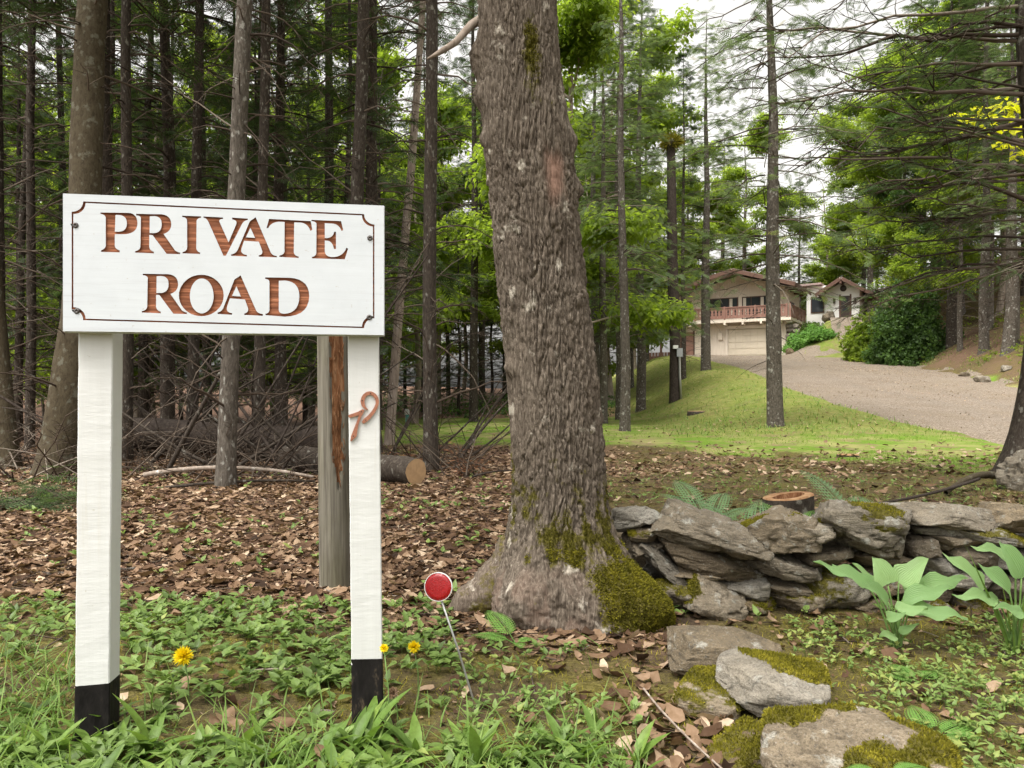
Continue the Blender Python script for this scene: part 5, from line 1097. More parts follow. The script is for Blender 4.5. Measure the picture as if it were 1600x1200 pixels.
# ---- boughs of the spruce in front of the garage, and the big spruce at the right frame edge
def bough_tree(name, base, pts, radii, boughs, label, bark_='grey_bark', leaf='needles_soft', seed=50, twigs=16, sp=.26, step=.13, tl=.34, crown=True, dens=1.0):
    rng = np.random.default_rng(seed); root = empty(name, base, 0, label, 'tree', GM if 'drive' in label else None)
    V, F = trunk_tube(np.array(pts) - base, radii, 18, None, .05, seed); mobj('trunk', V, F, M[bark_], root)
    O, A_, L, pi_, cu, rr = [], [], [], [], [], []
    for (px, py, Z, az, l, p, c, r) in boughs: O.append(at(px, py, Z) - base); A_.append(az); L.append(l); pi_.append(p); cu.append(c); rr.append(r)
    g, C, Ct = branch_set(np.array(O), np.array(A_), np.array(L), np.array(pi_), np.array(cu), np.array(rr), rng, 10, twigs, 5, tl, .06)
    for q in range(len(O)):   # every bough with its own twigs
        gq = Geo(); nb_ = 10 * 5; v0 = g.V[0][q * nb_:(q + 1) * nb_]; f0 = tubes(C[q:q + 1], np.ones((1, 10)), 5, False)[1]; gq.add(v0, f0, g.A[0][q * nb_:(q + 1) * nb_])
        nt_ = 4 * 3 * twigs; v1 = g.V[1][q * nt_:(q + 1) * nt_]; f1_ = tubes(Ct[q * twigs:(q + 1) * twigs], np.ones((twigs, 4)), 3, False)[1]; gq.add(v1, f1_, g.A[1][q * nt_:(q + 1) * nt_]); gq.build('bough', M['dry_twig'], root)
    # finer twigs off the twigs
    K = Ct.shape[0]; sel = rng.random(K) < .95; Cs = Ct[sel]; o = Cs[:, 2]; d = norm(Cs[:, 3] - Cs[:, 1]); D = norm(d + .9 * rvec(len(o), rng) * np.array([1, 1, .4])); l = rng.uniform(.08, .30, len(o))[:, None, None]; u = np.linspace(0, 1, 3)[None, :, None]
    T3 = o[:, None] + D[:, None] * l * u; V, F = tubes(T3, .0045 * (1 - .7 * u[..., 0]) + 0 * T3[..., 0], 3, False); tag(mobj('twigs', V, F, M['dry_twig'], root, True, {'var': np.repeat(rng.random(len(o)), 9)}), kind='stuff')
    if crown:
        cs = Ct[rng.random(len(Ct)) < dens]; v, f, a = sprays_on(cs, step, sp, rng, SPR3_V, SPR3_F, .25); mobj('crown', v, f, M[leaf], root, True, {'var': a})
    return root
rng = np.random.default_rng(77); ZR = 9.5; rb_ = gnd(1600, ZR)
bl = []
for q in range(46):
    py = rng.uniform(-330, 420); px = 1612
    az = PI + rng.normal(0, .75); l = rng.uniform(1.6, 3.6) * (1 if py < 300 else .7)
    bl.append((px, py, ZR, az, l, rng.normal(.02, .12), rng.normal(-.10, .12), rng.uniform(.014, .030)))
bl += [(1605, 55, ZR, PI - .1, 3.3, .05, -.12, .03), (1605, 148, ZR, PI + .15, 3.6, -.02, -.05, .032), (1605, 190, ZR, PI - .2, 2.8, -.22, .10, .035), (1606, 100, ZR, PI + .3, 3.2, -.12, -.08, .026), (1606, 10, ZR, PI, 3.6, -.02, -.15, .026), (1610, 330, ZR, PI + .2, 2.0, -.05, .12, .018), (1610, 345, ZR, PI - .2, 1.7, .02, .06, .016)]
bough_tree('spruce_tree', rb_, [at(1592, 770, ZR), at(1597, 735, ZR), at(1607, 680, ZR), at(1622, 600, ZR), at(1634, 480, ZR), at(1640, 330, ZR), at(1622, 200, ZR), at(1612, 60, ZR), at(1608, -200, ZR), at(1605, -700, ZR)], [.30, .24, .20, .185, .18, .175, .17, .165, .15, .11], bl, 'leaning spruce at the right frame edge with long bare boughs', 'spruce_bark', 'needles', 61, 20, .24, .075, .36, True, .6)
rng = np.random.default_rng(78); bl = []
for q in range(46):
    py = rng.uniform(-260, 470); bl.append((1200, py, 19.6, rng.random() * 2 * PI, rng.uniform(1.2, 3.0), rng.normal(-.05, .15), rng.normal(-.22, .12), rng.uniform(.012, .022)))
# sub-boughs belong to the garage spruce: same foot
sp_root = main_t
g, C, Ct = branch_set(np.array([at(b[0], b[1], b[2]) for b in bl]) - np.array(main_t.location), np.array([b[3] for b in bl]), np.array([b[4] for b in bl]), np.array([b[5] for b in bl]), np.array([b[6] for b in bl]), np.array([b[7] for b in bl]), rng, 9, 12, 5, .4, .07)
main_t.rotation_euler[2] = 0.0
tag(g.build('boughs', M['dry_twig'], main_t), kind='stuff')
v, f, a = sprays_on(Ct, .10, .28, rng, SPR2_V, SPR2_F, .2, var0=.5); mobj('crown', v, f, M['needles_soft'], main_t, True, {'var': a})

# crown of the big maple, above the picture
rng = np.random.default_rng(91); n = 16; zc = rng.uniform(5.5, 6.4, n); o = np.stack([np.interp(zc, zt, cxp), 0 * zc, zc], -1)
g, C, Ct = branch_set(o, rng.random(n) * 2 * PI, rng.uniform(2.2, 3.8, n), rng.uniform(.7, 1.6, n), rng.normal(-.1, .1, n), rng.uniform(.04, .08, n), rng, 7, 9, 6, .45, .08); g.build('limbs', M['grey_bark'], maple)
Pts = np.concatenate([C[:, 3:].reshape(-1, 3), Ct[:, 1:].reshape(-1, 3)]); k = rng.integers(0, len(Pts), 3500); P = Pts[k] + rng.normal(0, .3, (3500, 3))
tV, tF, ta = leaf_cluster(8, rng, .75, 1.0); tV2 = tV.reshape(-1, 4, 3); tV2 = (tV2[:, :1] * .42 + (tV2 - tV2[:, :1]) * .14).reshape(-1, 3); aa = rng.random(3500) * 2 * PI
V, F, a = stamp(tV2, [tF], rot_basis(np.stack([np.cos(aa), np.sin(aa), 0 * aa], -1), norm(np.array([0, 0, 1.0]) + .3 * rvec(3500, rng))), P, rng.uniform(.8, 1.2, 3500), rng.random(3500), ta); mobj('crown', V, F, M['broad_leaf'], maple, True, {'var': a})

# ------------------------------------------------------------------ house
HZ = 4.22
house = empty('chalet_house', (P0[0], P0[1], HZ), math.atan2(HU[1], HU[0]), 'chalet style house with brown balcony over a beige garage and white entrance wing', 'house')
OFF = [0.0, 0.0]
def hb_(name, a0, a1, b0, b1, z0, z1, mat, parent=house):
    a0, a1, b0, b1 = a0 + OFF[0], a1 + OFF[0], b0 + OFF[1], b1 + OFF[1]
    g = Geo(); g.box(((a0 + a1) / 2, (b0 + b1) / 2, (z0 + z1) / 2), (abs(a1 - a0), abs(b1 - b0), abs(z1 - z0))); return g.build(name, M[mat], parent, False)
W_ = 9.2
def prism(name, pts, b0, b1, mat, parent=house):
    """polygon in (a, z) drawn out along b"""
    b0, b1 = b0 + OFF[1], b1 + OFF[1]; pts = [(a + OFF[0], z) for a, z in pts]
    n = len(pts); V = np.array([(a, b0, z) for a, z in pts] + [(a, b1, z) for a, z in pts]); me = bpy.data.meshes.new(name)
    me.from_pydata([tuple(v) for v in V], [], [tuple(range(n)), tuple(range(2 * n - 1, n - 1, -1))] + [(i, i + n, (i + 1) % n + n, (i + 1) % n) for i in range(n)]); me.materials.append(M[mat]); me.update(); return link(name, me, parent)
# lower storey (garage) and upper storey with a low gable
hb_('lower_wall', -W_, 0, 0.3, 6.2, -.4, 2.62, 'siding')
prism('upper_wall', [(-W_ + .2, 2.75), (-.1, 2.75), (-.1, 5.5), (-4.0, 6.62), (-W_ + .2, 5.2)], 1.45, 6.2, 'siding')
for q in range(46):   # battens of the board siding
    a = -W_ + .15 + q * .2
    if not (-4.55 < a < -.95): hb_('siding_batten', a, a + .035, .27, .298, -.3, 2.35, 'siding')
    top = 5.5 + (a + .1) / -3.9 * 1.12 if a > -4.0 else 6.62 - (-4.0 - a) * 1.42 / 5.0
    hb_('siding_batten', a, a + .035, 1.42, 1.448, 4.95, min(top, 6.6) - .08, 'siding') if -W_ + .3 < a < -.2 else None
# garage door with panels
gd = hb_('garage_door', -4.5, -1.0, .22, .298, 0, 2.12, 'garage_paint')
for r in range(4):
    for c in range(6): hb_('door_panel', -4.42 + c * .575, -4.42 + c * .575 + .52, .195, .219, .08 + r * .51, .08 + r * .51 + .43, 'garage_paint', gd)
hb_('garage_lintel', -4.9, -.6, .12, .295, 2.16, 2.42, 'siding')
for a in (-4.66, -.96): hb_('door_trim', a, a + .13, .18, .296, 0, 2.14, 'siding')
sd_ = hb_('side_door', -8.6, -7.4, .2, .297, 0, 2.05, 'rail_paint'); hb_('door_frame', -8.72, -8.61, .19, .296, 0, 2.15, 'trim_brown'); hb_('door_frame', -7.39, -7.28, .19, .296, 0, 2.15, 'trim_brown')
hb_('wall_vent', -5.3, -4.95, .16, .297, 1.35, 1.9, 'siding')
hb_('corner_trim', -W_ - .03, -W_ + .14, .25, .42, -.3, 2.62, 'stucco')
# balcony
hb_('balcony_floor', -W_ - .25, .25, -.55, 1.6, 2.64, 2.86, 'siding'); hb_('balcony_floor', .251, .5, -.55, 5.9, 2.64, 2.86, 'siding')
for q in range(7): hb_('joist_end', -8.9 + q * 1.42, -8.74 + q * 1.42, -.66, .28, 2.44, 2.638, 'siding')
def railing(p, q, n):
    p = np.array(p, float); q = np.array(q, float); d = (q - p) / np.linalg.norm(q - p); L = np.linalg.norm(q - p); ang_ = math.atan2(d[1], d[0]); R = rot3(0, 0, ang_)
    r = link('railing', None, house); r.location = (p[0], p[1], 2.88); r.rotation_euler = (0, 0, ang_)
    for nm, z0, z1, w in (('top_rail', .92, 1.0, .12), ('bottom_rail', .08, .16, .08)): g = Geo(); g.box((L / 2, 0, (z0 + z1) / 2), (L, w, z1 - z0)); g.build(nm, M['rail_paint'], r, False)
    sp_ = L / n
    for k in range(n):   # cut-out boards: wide at both ends, waisted in the middle
        c = (k + .5) * sp_; w = sp_ * .47
        zs_ = np.array([.162, .30, .40, .50, .58, .70, .80, .918]); ws = w * np.array([1, 1, .62, .95, .55, .72, 1, 1]); g = Geo()
        V = np.array([(c + s * wv, y, z) for z, wv in zip(zs_, ws) for s, y in ((-1, -.012), (1, -.012), (1, .012), (-1, .012))]); i = np.arange(4); j = (i + 1) % 4; kk = np.arange(7)[:, None] * 4
        g.add(V, np.stack([kk + i, kk + j, kk + 4 + j, kk + 4 + i], -1).reshape(-1, 4)); g.build('baluster', M['rail_paint'], r, False)
    for k in range(0, 5):
        g = Geo(); g.box((k * L / 4, 0, .52), (.11, .13, 1.06)); g.build('newel_post', M['rail_paint'], r, False)
railing((-W_ - .2, -.48), (.2, -.48), 34); railing((.42, -.44), (.42, 5.8), 20)
# upper windows
def window(a0, a1, z0, z1, b, n, curt=True, parent=house, name='window'):
    w = hb_(name, a0, a1, b - .06, b - .002, z0, z1, 'trim_brown', parent); pw = (a1 - a0 - .1) / n
    for k in range(n):
        hb_('pane', a0 + .07 + k * pw, a0 + .03 + (k + 1) * pw, b - .085, b - .062, z0 + .08, z1 - .08, 'window_glass', w)
        if curt and k in (0, n - 1): hb_('curtain', a0 + .10 + k * pw, a0 + .10 + k * pw + pw * .35, b - .089, b - .0855, z0 + .1, z1 - .1, 'curtain_cloth', w)
    return w
window(-6.9, -4.0, 3.35, 4.85, 1.45, 4); window(-3.7, -1.5, 3.0, 4.85, 1.45, 3); window(-8.6, -7.9, 3.0, 4.75, 1.45, 1, False)
hb_('wall_lamp', -.75, -.5, 1.3, 1.449, 3.75, 4.3, 'siding')
for k in range(1): g = Geo(); g.box((-.07, 2.9 + k * 2.4, 3.6), (.06, 1.5, 1.5)); ww_ = g.build('side_window', M['trim_brown'], house, False); g = Geo(); g.box((-.03, 2.9 + k * 2.4, 3.6), (.05, 1.3, 1.3)); g.build('pane', M['window_glass'], ww_, False)
hb_('side_wall_trim', -.095, -.03, 1.40, 1.6, 2.87, 4.9, 'siding')
# roof of the main block: two slabs, brown fascia and eave beams
ridge_a, ridge_z = -4.0, 6.78
def slab(name, a0, z0, a1, z1, b0, b1, th, mat):
    d = np.array([a1 - a0, z1 - z0]); n = np.array([-d[1], d[0]]) / np.linalg.norm(d) * th
    return prism(name, [(a0, z0), (a1, z1), (a1 + n[0], z1 + n[1]), (a0 + n[0], z0 + n[1])], b0, b1, mat)
rl = slab('roof', -W_ - 1.5, 4.95, ridge_a, ridge_z, -.6, 6.5, .16, 'roof_shingle'); rr_ = slab('roof', ridge_a, ridge_z, .75, 5.38, -.6, 6.5, .16, 'roof_shingle')
for nm, a0, z0, a1, z1 in (('fascia', -W_ - 1.55, 4.76, ridge_a, 6.60), ('fascia', ridge_a, 6.60, .8, 5.18)): slab(nm, a0, z0, a1, z1, -.72, -.605, .30, 'trim_brown')
for k in range(4): hb_('rafter_end', -.05, .7, .1 + k * 1.7, .26 + k * 1.7, 5.05, 5.25, 'trim_brown')
g = Geo(); g.box((.80, 2.95, 5.36), (.06, 7.0, .24)); g.build('eave_board', M['trim_brown'], house, False)
# stone pier at the garage corner
for r in range(7):
    for c in range(2): g = Geo(); V, F = rock_mesh((.27, .30, .19), 700 + r * 2 + c, 5, 4, 5); g.add(V + np.array([.20 + c * .46 + .08 * (r % 2), .35, .05 + r * .36]), F); g.build('pier_stone', M['stone_pier'], house)
hb_('pier_cap', .02, .42, .12, .5, 2.50, 2.63, 'stucco')
# white entrance wing
OFF[:] = [.25, -2.5]
hb_('wing_wall', -.09, 1.6, 10.6, 16, 1.8, 6.2, 'stucco'); hb_('wing_wall', 1.601, 4.2, 9.9, 16, 2.6, 5.5, 'stucco')
prism('entry_gable', [(1.601, 5.5), (4.2, 5.5), (4.2, 5.6), (2.9, 6.35), (1.601, 5.6)], 9.9, 15, 'stucco')
window(.25, 1.35, 3.9, 5.3, 10.6, 1, False, name='wing_window')
dd = hb_('front_door', 2.75, 3.45, 9.84, 9.898, 3.25, 5.15, 'dark_door'); hb_('door_frame', 2.62, 2.748, 9.83, 9.897, 3.25, 5.27, 'trim_brown'); hb_('door_frame', 3.452, 3.58, 9.83, 9.897, 3.25, 5.27, 'trim_brown')
hb_('door_pane', 2.9, 3.3, 9.82, 9.838, 3.9, 5.0, 'window_glass', dd)
for a in (2.25, 3.85): hb_('wall_lantern', a - .09, a + .09, 9.72, 9.899, 4.55, 4.95, 'dark_door')
disc((2.95 + .25, 9.88 - 2.5, 5.78), [(0.0, .015), (.24, .015), (.26, -.02), (.13, -.03), (.001, -.03)], 20, 'round_ornament', M['dark_door'], house)
slab('roof', 1.0, 5.25, 2.9, 6.5, 8.9, 16.2, .16, 'roof_shingle'); slab('roof', 2.9, 6.5, 5.2, 5.05, 8.9, 16.2, .16, 'roof_shingle')
slab('fascia', .95, 5.08, 2.9, 6.34, 8.78, 8.895, .28, 'trim_brown'); slab('fascia', 2.9, 6.34, 5.25, 4.88, 8.78, 8.895, .28, 'trim_brown')
slab('roof', -2.0, 6.15, 1.2, 6.25, 9.9, 16.2, .16, 'roof_shingle')
for k, a in enumerate((1.5, 2.9, 4.6)): hb_('beam_end', a - .08, a + .08, 8.6, 9.9, 5.32 if k != 1 else 6.05, 5.5 if k != 1 else 6.23, 'trim_brown')
hb_('back_wing_wall', 4.6, 9.5, 12.5, 17, 2.8, 5.0, 'stucco'); slab('roof', 4.3, 5.15, 10.2, 5.9, 11.6, 17.5, .16, 'roof_shingle'); hb_('carport_beam', 4.3, 10, 11.65, 11.9, 4.85, 5.13, 'trim_brown')
OFF[:] = [0.0, 0.0]
# covered porch at the far left end
hb_('porch_wall', -13.4, -W_ - .6, 4.0, 4.2, -.6, 0.35, 'trim_brown'); hb_('porch_wall', -12.5, -W_ - .1, 5.2, 8, 3.0, 4.35, 'siding')
slab('roof', -13.8, 2.3, -W_ - .25, 3.0, 2.8, 7.5, .14, 'trim_brown'); slab('roof', -13.4, 4.05, -W_ - 1.6, 4.9, 4.6, 9, .14, 'roof_shingle')
for a in (-13.2, -11.3): hb_('porch_post', a, a + .16, 3.2, 3.36, -.6, 2.35, 'trim_brown')
for k in range(14): hb_('fence_board', -13.3 + k * .28, -13.08 + k * .28, 2.9, 2.94, -.5, .62, 'trim_brown')

# ------------------------------------------------------------------ shrubs
def shrub(name, px, Z, rx, ry, rz_, n, leaf, label, seed, lsize=.14, low=.0):
    rng = np.random.default_rng(seed); p = gnd(px, Z); root = empty(name, p, 0, label, 'shrub', 'shrubs by the drive')
    st = 14; az = rng.random(st) * 2 * PI; g, C, Ct = branch_set(np.zeros((st, 3)) + rng.normal(0, .12, (st, 3)) * np.array([1, 1, 0]), az, rng.uniform(.4, .9, st) * rx, rng.uniform(.6, 2.2, st) * rz_ / rx, rng.normal(-.2, .1, st), np.full(st, .02), rng, 6, 5, 4, .4); g.build('stems', M['dry_twig'], root)
    d = rvec(n, rng); d[:, 2] = np.abs(d[:, 2]) * 1.0 - .12; r = rng.random(n) ** .28; lump = 1 + .42 * fbm(d[:, 0] * 2.4 + seed, d[:, 1] * 2.4, d[:, 2] * 2.4, 3, 121) * 2
    P = d * (r * lump)[:, None] * np.array([rx, ry, rz_]) + np.array([0, 0, low]); N = norm(d + .7 * rvec(n, rng)); aa = rvec(n, rng)
    tV, tF, ta = leaf_cluster(6, rng, .6, 1.0); tV2 = tV.reshape(-1, 4, 3); tV2 = (tV2[:, :1] * .25 + (tV2 - tV2[:, :1]) * lsize).reshape(-1, 3)
    V, F, a = stamp(tV2, [tF], rot_basis(aa, N), P, rng.uniform(.7, 1.2, n), np.clip(.5 + .6 * fbm(P[:, 0] * 1.5, P[:, 1] * 1.5, P[:, 2] * 1.5, 2, 123) + rng.normal(0, .15, n), 0, 1), ta); mobj('foliage', V, F, M[leaf], root, True, {'var': a})
    return root
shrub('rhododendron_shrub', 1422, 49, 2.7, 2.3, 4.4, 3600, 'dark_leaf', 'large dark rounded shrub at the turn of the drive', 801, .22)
shrub('rhododendron_shrub', 1360, 52, 1.7, 1.6, 3.2, 1900, 'broad_leaf', 'lighter green shrub edging the drive before the large dark one', 802, .20)
shrub('garden_shrub', 1276, 60.5, 1.5, 1.0, .9, 900, 'fern_leaf', 'low bright hosta-like shrub on the slope below the entrance, lower one', 803, .20)
shrub('garden_shrub', 1248, 61, 1.2, .9, 1.2, 900, 'fern_leaf', 'bright green shrub against the stone pier of the garage', 804, .18)
shrub('garden_shrub', 1268, 63.5, 1.2, 1.0, 1.1, 800, 'weed_leaf', 'green shrub beneath the side balcony railing', 805, .18)
shrub('garden_shrub', 1272, 68.5, .8, .7, 1.6, 600, 'dark_leaf', 'dark green bush below the window of the white wing', 806, .18)
for q, (px, Z, r) in enumerate(((1296, 66, .55), (1290, 64, .38), (1234, 60.2, .32))):
    p = gnd(px, Z); o = stone('garden_rock', tuple(p + np.array([0, 0, r * .5])), (r, r * .8, r * .9), rot3(0, .1, q), 530 + q, None, 0, 9, 'brown_rock', 3, None, 0); tag(o, ('dark garden rock left of the entrance path', 'smaller dark rock below the garden rock', 'pale rock at the garage corner')[q], 'rock', 'rocks in the garden slope')

# ------------------------------------------------------------------ dark dead trunk with meter box
b = gnd(1055, 34); dead = empty('utility_trunk', b, 0, 'dark bare trunk with a grey meter box and a brushy tuft on top', 'pole')
zt_ = gz(222, 34) - b[2]; V, F = trunk_tube([(0, 0, -.4), (0.0, 0, 2.5), (-.12, 0, 6), (-.18, 0, zt_)], [.25, .23, .22, .17], 14, None, .04, 3); mobj('trunk', V, F, M['dark_bark'], dead)
g = Geo(); g.box((.12, -.30, 2.05), (.24, .16, .36)); g.build('meter_box', M['meter_grey'], dead, False); g = Geo(); g.box((-.05, -.31, 2.28), (.2, .14, .14)); g.build('meter_box', M['white_plastic'], dead, False)
V, F = tubes(np.array([(.12, -.28, 1.9), (.14, -.29, 1.0), (.20, -.32, -.2)]), [.05, .05, .05], 10); mobj('conduit', V, F, M['galvanized'], dead)
rng = np.random.default_rng(12); n = 900; d = rvec(n, rng); d[:, 2] *= .6; V, F = kites(np.zeros((n, 3)) + np.array([-.18, 0, zt_]) + d * .25, d + .6 * rvec(n, rng), rvec(n, rng), rng.uniform(.2, .45, n), .03); mobj('tuft', V, F, M['moss'], dead, True, {'var': rng.random(len(V))})
place('pole', 1068, 41, .9, .85, 'thin dark trunk hidden partly by the dead trunk with the meter box', GM)

# ------------------------------------------------------------------ sawn stump behind the wall
sb_ = gnd(1232, 5.9); stump = empty('tree_stump', sb_, 0, 'freshly sawn hollow stump with orange rim behind the stone wall', 'stump')
na = 40; aa = np.arange(na) / na * 2 * PI; ro = .185 * (1 + .10 * fbm(np.cos(aa) * 1.6, np.sin(aa) * 1.6, 0, 3, 131) * 2); zo = .225 + .02 * np.cos(aa)
def ringv(r, z): return np.stack([r * np.cos(aa), r * np.sin(aa), z + 0 * aa], -1)
rings = [ringv(ro * 1.25, -.1), ringv(ro * 1.1, .03), ringv(ro, .12), ringv(ro * .99, zo - .012)]; i = np.arange(na); j = (i + 1) % na
def loft(rs): V = np.concatenate(rs); kk = np.arange(len(rs) - 1)[:, None] * na; return V, np.stack([kk + i, kk + j, kk + na + j, kk + na + i], -1).reshape(-1, 4)
V, F = loft(rings); mobj('bark', V, F, M['spruce_bark'], stump); V, F = loft([ringv(ro * .99, zo - .012), ringv(ro * .96, zo), ringv(ro * .62, zo - .004)]); mobj('cut_rim', V, F, M['fresh_cut'], stump)
V, F = loft([ringv(ro * .62, zo - .004), ringv(ro * .55, zo - .05), ringv(ro * .40, .11), ringv(ro * .02, .105)]); mobj('hollow', V, F, M['rotten_wood'], stump)
# ------------------------------------------------------------------ logs and fallen poles
def log(p, q, r0, r1, label, mat='spruce_bark', cut=True, name='log', group=None, mid=None, n=18, wob=.03):
    p = np.array(p, float); q = np.array(q, float); root = empty(name, p, 0, label, 'log' if cut else 'branch', group); K = 14; t_ = np.linspace(0, 1, K)[:, None]
    C = (q - p) * t_ + (np.array(mid) if mid is not None else np.zeros(3)) * (4 * t_ * (1 - t_)); C = C + np.random.default_rng(int(abs(p[0] * 997))).normal(0, wob * r0, (K, 3))
    V, F = tubes(C, np.linspace(r0, r1, K), n); a = np.tile(np.arange(n) / n * 2 * PI, K); CC = np.repeat(C, n, 0); V = CC + (V - CC) * (1 + .12 * fbm(np.cos(a) * 2, np.sin(a) * 2, np.repeat(np.arange(K), n) * .5, 3, 133))[:, None]; mobj('bark', V, F, M[mat], root)
    if cut:
        d = norm(-(q - p)[None])[0]; X, Y = frames(d[None]); aa_ = np.arange(n) / n * 2 * PI; ring = V[:n]; c = ring.mean(0); W = np.concatenate([ring + d * .002, c + (ring - c) * .5 + d * .004, c[None] + d * .004]); i_ = np.arange(n); j_ = (i_ + 1) % n
        o = mobj('cut_end', W - c, [np.stack([i_, j_, n + j_, n + i_], -1), np.stack([n + i_, n + j_, np.full(n, 2 * n)], -1)], M['cut_wood'], root, True, None, tuple(c))
    return root
e1 = at(650, 743, 8.6); e2 = at(450, 728, 10.4); e1[2] = .145; e2[2] = .17
log(e1, e2, .145, .16, 'sawn log with a pale round cut end right of the sign post')
log(np.array([-1.9, 11.2, .28]), np.array([-6.0, 12.0, .42]), .20, .24, 'long fallen trunk lying in the shade behind the sign posts', 'dark_bark', False, 'fallen_log')
GF = 'fallen branches on the forest floor'
log(at(205, 770, 8.0), at(492, 752, 8.6), .020, .012, 'reddish straight branch lying on the leaves between the sign posts', 'spruce_bark', False, 'fallen_branch', GF, (0, 0, .05), 6)
log(at(225, 742, 8.8), at(490, 745, 8.5), .028, .016, 'grey curved branch arching over the leaves between the sign posts', 'pale_bark', False, 'fallen_branch', GF, (0, 0, .09), 7)
log(at(60, 898, 4.3), at(215, 888, 4.4), .018, .010, 'brown bark strip lying behind the left sign post', 'spruce_bark', False, 'fallen_branch', GF, (0, 0, -.01), 6)
log(at(738, 745, 9.2), at(800, 735, 9.6), .014, .008, 'thin dark stick on the leaves left of the maple', 'dark_bark', False, 'fallen_branch', GF, (0, 0, .02), 6)
log(at(1350, 790, 6.2), at(1530, 748, 8.2), .010, .016, 'thin dark root curving towards the leaning spruce', 'dark_bark', False, 'fallen_branch', GF, (0, 0, -.03), 6)
log(at(1478, 770, 7.6), at(1570, 748, 9.0), .022, .045, 'mossy bent root at the foot of the leaning spruce', 'lichen_bark', False, 'tree_root', GF, (0, 0, .10), 8)
log(np.array([.42, 2.55, .02]), np.array([.60, 1.72, .03]), .004, .0025, 'thin grey twig on the brown leaves left of the flat stones', 'pale_bark', False, 'fallen_twig', GF, (-.03, 0, .005), 5)
log(np.array([1.25, 2.0, .02]), np.array([1.75, 1.95, .03]), .005, .003, 'thin pale twig in the bottom right corner', 'pale_bark', False, 'fallen_twig', GF, (0, .02, .01), 5)
log(at(395, 1048, 2.72), at(475, 1046, 2.72), .004, .003, 'small lichened twig among the plants between the sign posts', 'pale_bark', False, 'fallen_twig', GF, (0, 0, .004), 5)
# leaning dead poles (brush) under the trees
rng = np.random.default_rng(14)
for q in range(32):
    px = rng.uniform(180, 505); Z = rng.uniform(9.0, 12.5); p = gnd(px, Z); L = rng.uniform(1.6, 3.4); s_ = rng.choice([-1, 1]); tl = rng.uniform(.35, 1.15)
    log(p - np.array([0, 0, .03]), p + np.array([s_ * L * math.cos(tl), rng.normal(0, .4), L * math.sin(tl)]), rng.uniform(.014, .032), .008, ('dead pole leaning ' + ('left' if s_ < 0 else 'right') + (' steeply' if tl > .75 else ' low') + ' in the brush ' + ('near the left post' if px < 290 else 'behind the grey trunk' if px < 400 else 'near the weathered pole')), 'spruce_bark' if q % 3 else 'dark_bark', False, 'dead_pole', 'dead poles leaning in the brush', (0, 0, rng.normal(0, .12)), 6)
for q in range(8):
    px = rng.uniform(600, 735); Z = rng.uniform(9.5, 14); p = gnd(px, Z); L = rng.uniform(1.2, 2.6); tl = rng.uniform(.6, 1.2)
    log(p - np.array([0, 0, .03]), p + np.array([L * math.cos(tl), rng.normal(0, .3), L * math.sin(tl)]), rng.uniform(.014, .028), .007, ('thin dead pole leaning ' + ('steeply' if tl > .9 else 'low') + (' close behind the sawn log' if px < 645 else ' between log and lone brown trunk' if px < 674 else ' right of the lone brown trunk') + (', nearer' if Z < 11.7 else ', farther')), 'spruce_bark', False, 'dead_pole', 'dead poles beside the lone trunk', (0, 0, rng.normal(0, .1)), 6)
g = Geo()
for lo, hi, zn, zf, cnt in ((150, 510, 8.8, 12.5, 230), (-60, 140, 8.5, 11.5, 110), (600, 760, 9.4, 12.5, 70)):
    px = rng.uniform(lo, hi, cnt); Z = rng.uniform(zn, zf, cnt); x = gx(px, Z); O = np.stack([x, Z, H(x, Z) + .02], -1)
    q, C, Ct = branch_set(O, rng.random(cnt) * 2 * PI, rng.uniform(.4, 1.7, cnt), rng.uniform(0, 1.3, cnt), rng.normal(-.3, .2, cnt), rng.uniform(.005, .012, cnt), rng, 6, 5, 4, .4, .1)
    for v_, a_, f3, f4 in [(np.concatenate(q.V), np.concatenate(q.A), q.F[3], q.F[4])]: g.add(v_, [np.concatenate(f4)], a_)
tag(g.build('brushwood', M['dry_twig']), 'tangle of dry dead twigs covering the forest floor under the conifers', 'brushwood', kind='stuff')
# reddish dead fir tops lying near the log, dark fir bough at the left
def dead_top(px, Z, h, label, leaf, seed, n=40, spread=.7, up=.8, spr=.16):
    rng = np.random.default_rng(seed); p = gnd(px, Z); root = empty('fallen_bough', p, 0, label, 'bough', 'fallen boughs'); O = rng.normal(0, spread * .25, (n, 3)) * np.array([1, 1, 0])
    g, C, Ct = branch_set(O, rng.random(n) * 2 * PI, rng.uniform(.3, 1, n) * spread, rng.uniform(.1, up, n), rng.normal(-.2, .15, n), np.full(n, .006), rng, 5, 5, 3, .4); g.build('stems', M['dry_twig'], root)
    v, f, a = sprays_on(Ct, .06, spr, rng, SPR2_V, SPR2_F, .2); mobj('needles', v, f, M[leaf], root, True, {'var': a})
dead_top(735, 9.7, .5, 'reddish dry fir bough on the leaves left of the maple', 'dead_needles', 901, 22, .34, 1.6, .08); dead_top(640, 11.2, .5, 'rusty dry fir bough behind the sawn log', 'dead_needles', 902, 26, .6, 1.0, .12); dead_top(45, 7.0, .5, 'dark green fir bough on the ground at the left frame edge', 'needles', 903, 46, .75, .5, .22)
# septic vent pipe at the back of the lawn
p = gnd(637, 31.5); pipe = empty('vent_pipe', p, 0, 'teal vent pipe with white cap at the back of the lawn', 'pipe')
V, F = tubes(np.array([(0, 0, -.1), (-.02, 0, .34)]), [.075, .075], 14); mobj('pipe_body', V, F, M['teal_pipe'], pipe); V, F = tubes(np.array([(-.02, 0, .34), (-.03, 0, .5), (-.03, 0, .56)]), [.095, .095, .06], 14); mobj('cap', V, F, M['white_plastic'], pipe)
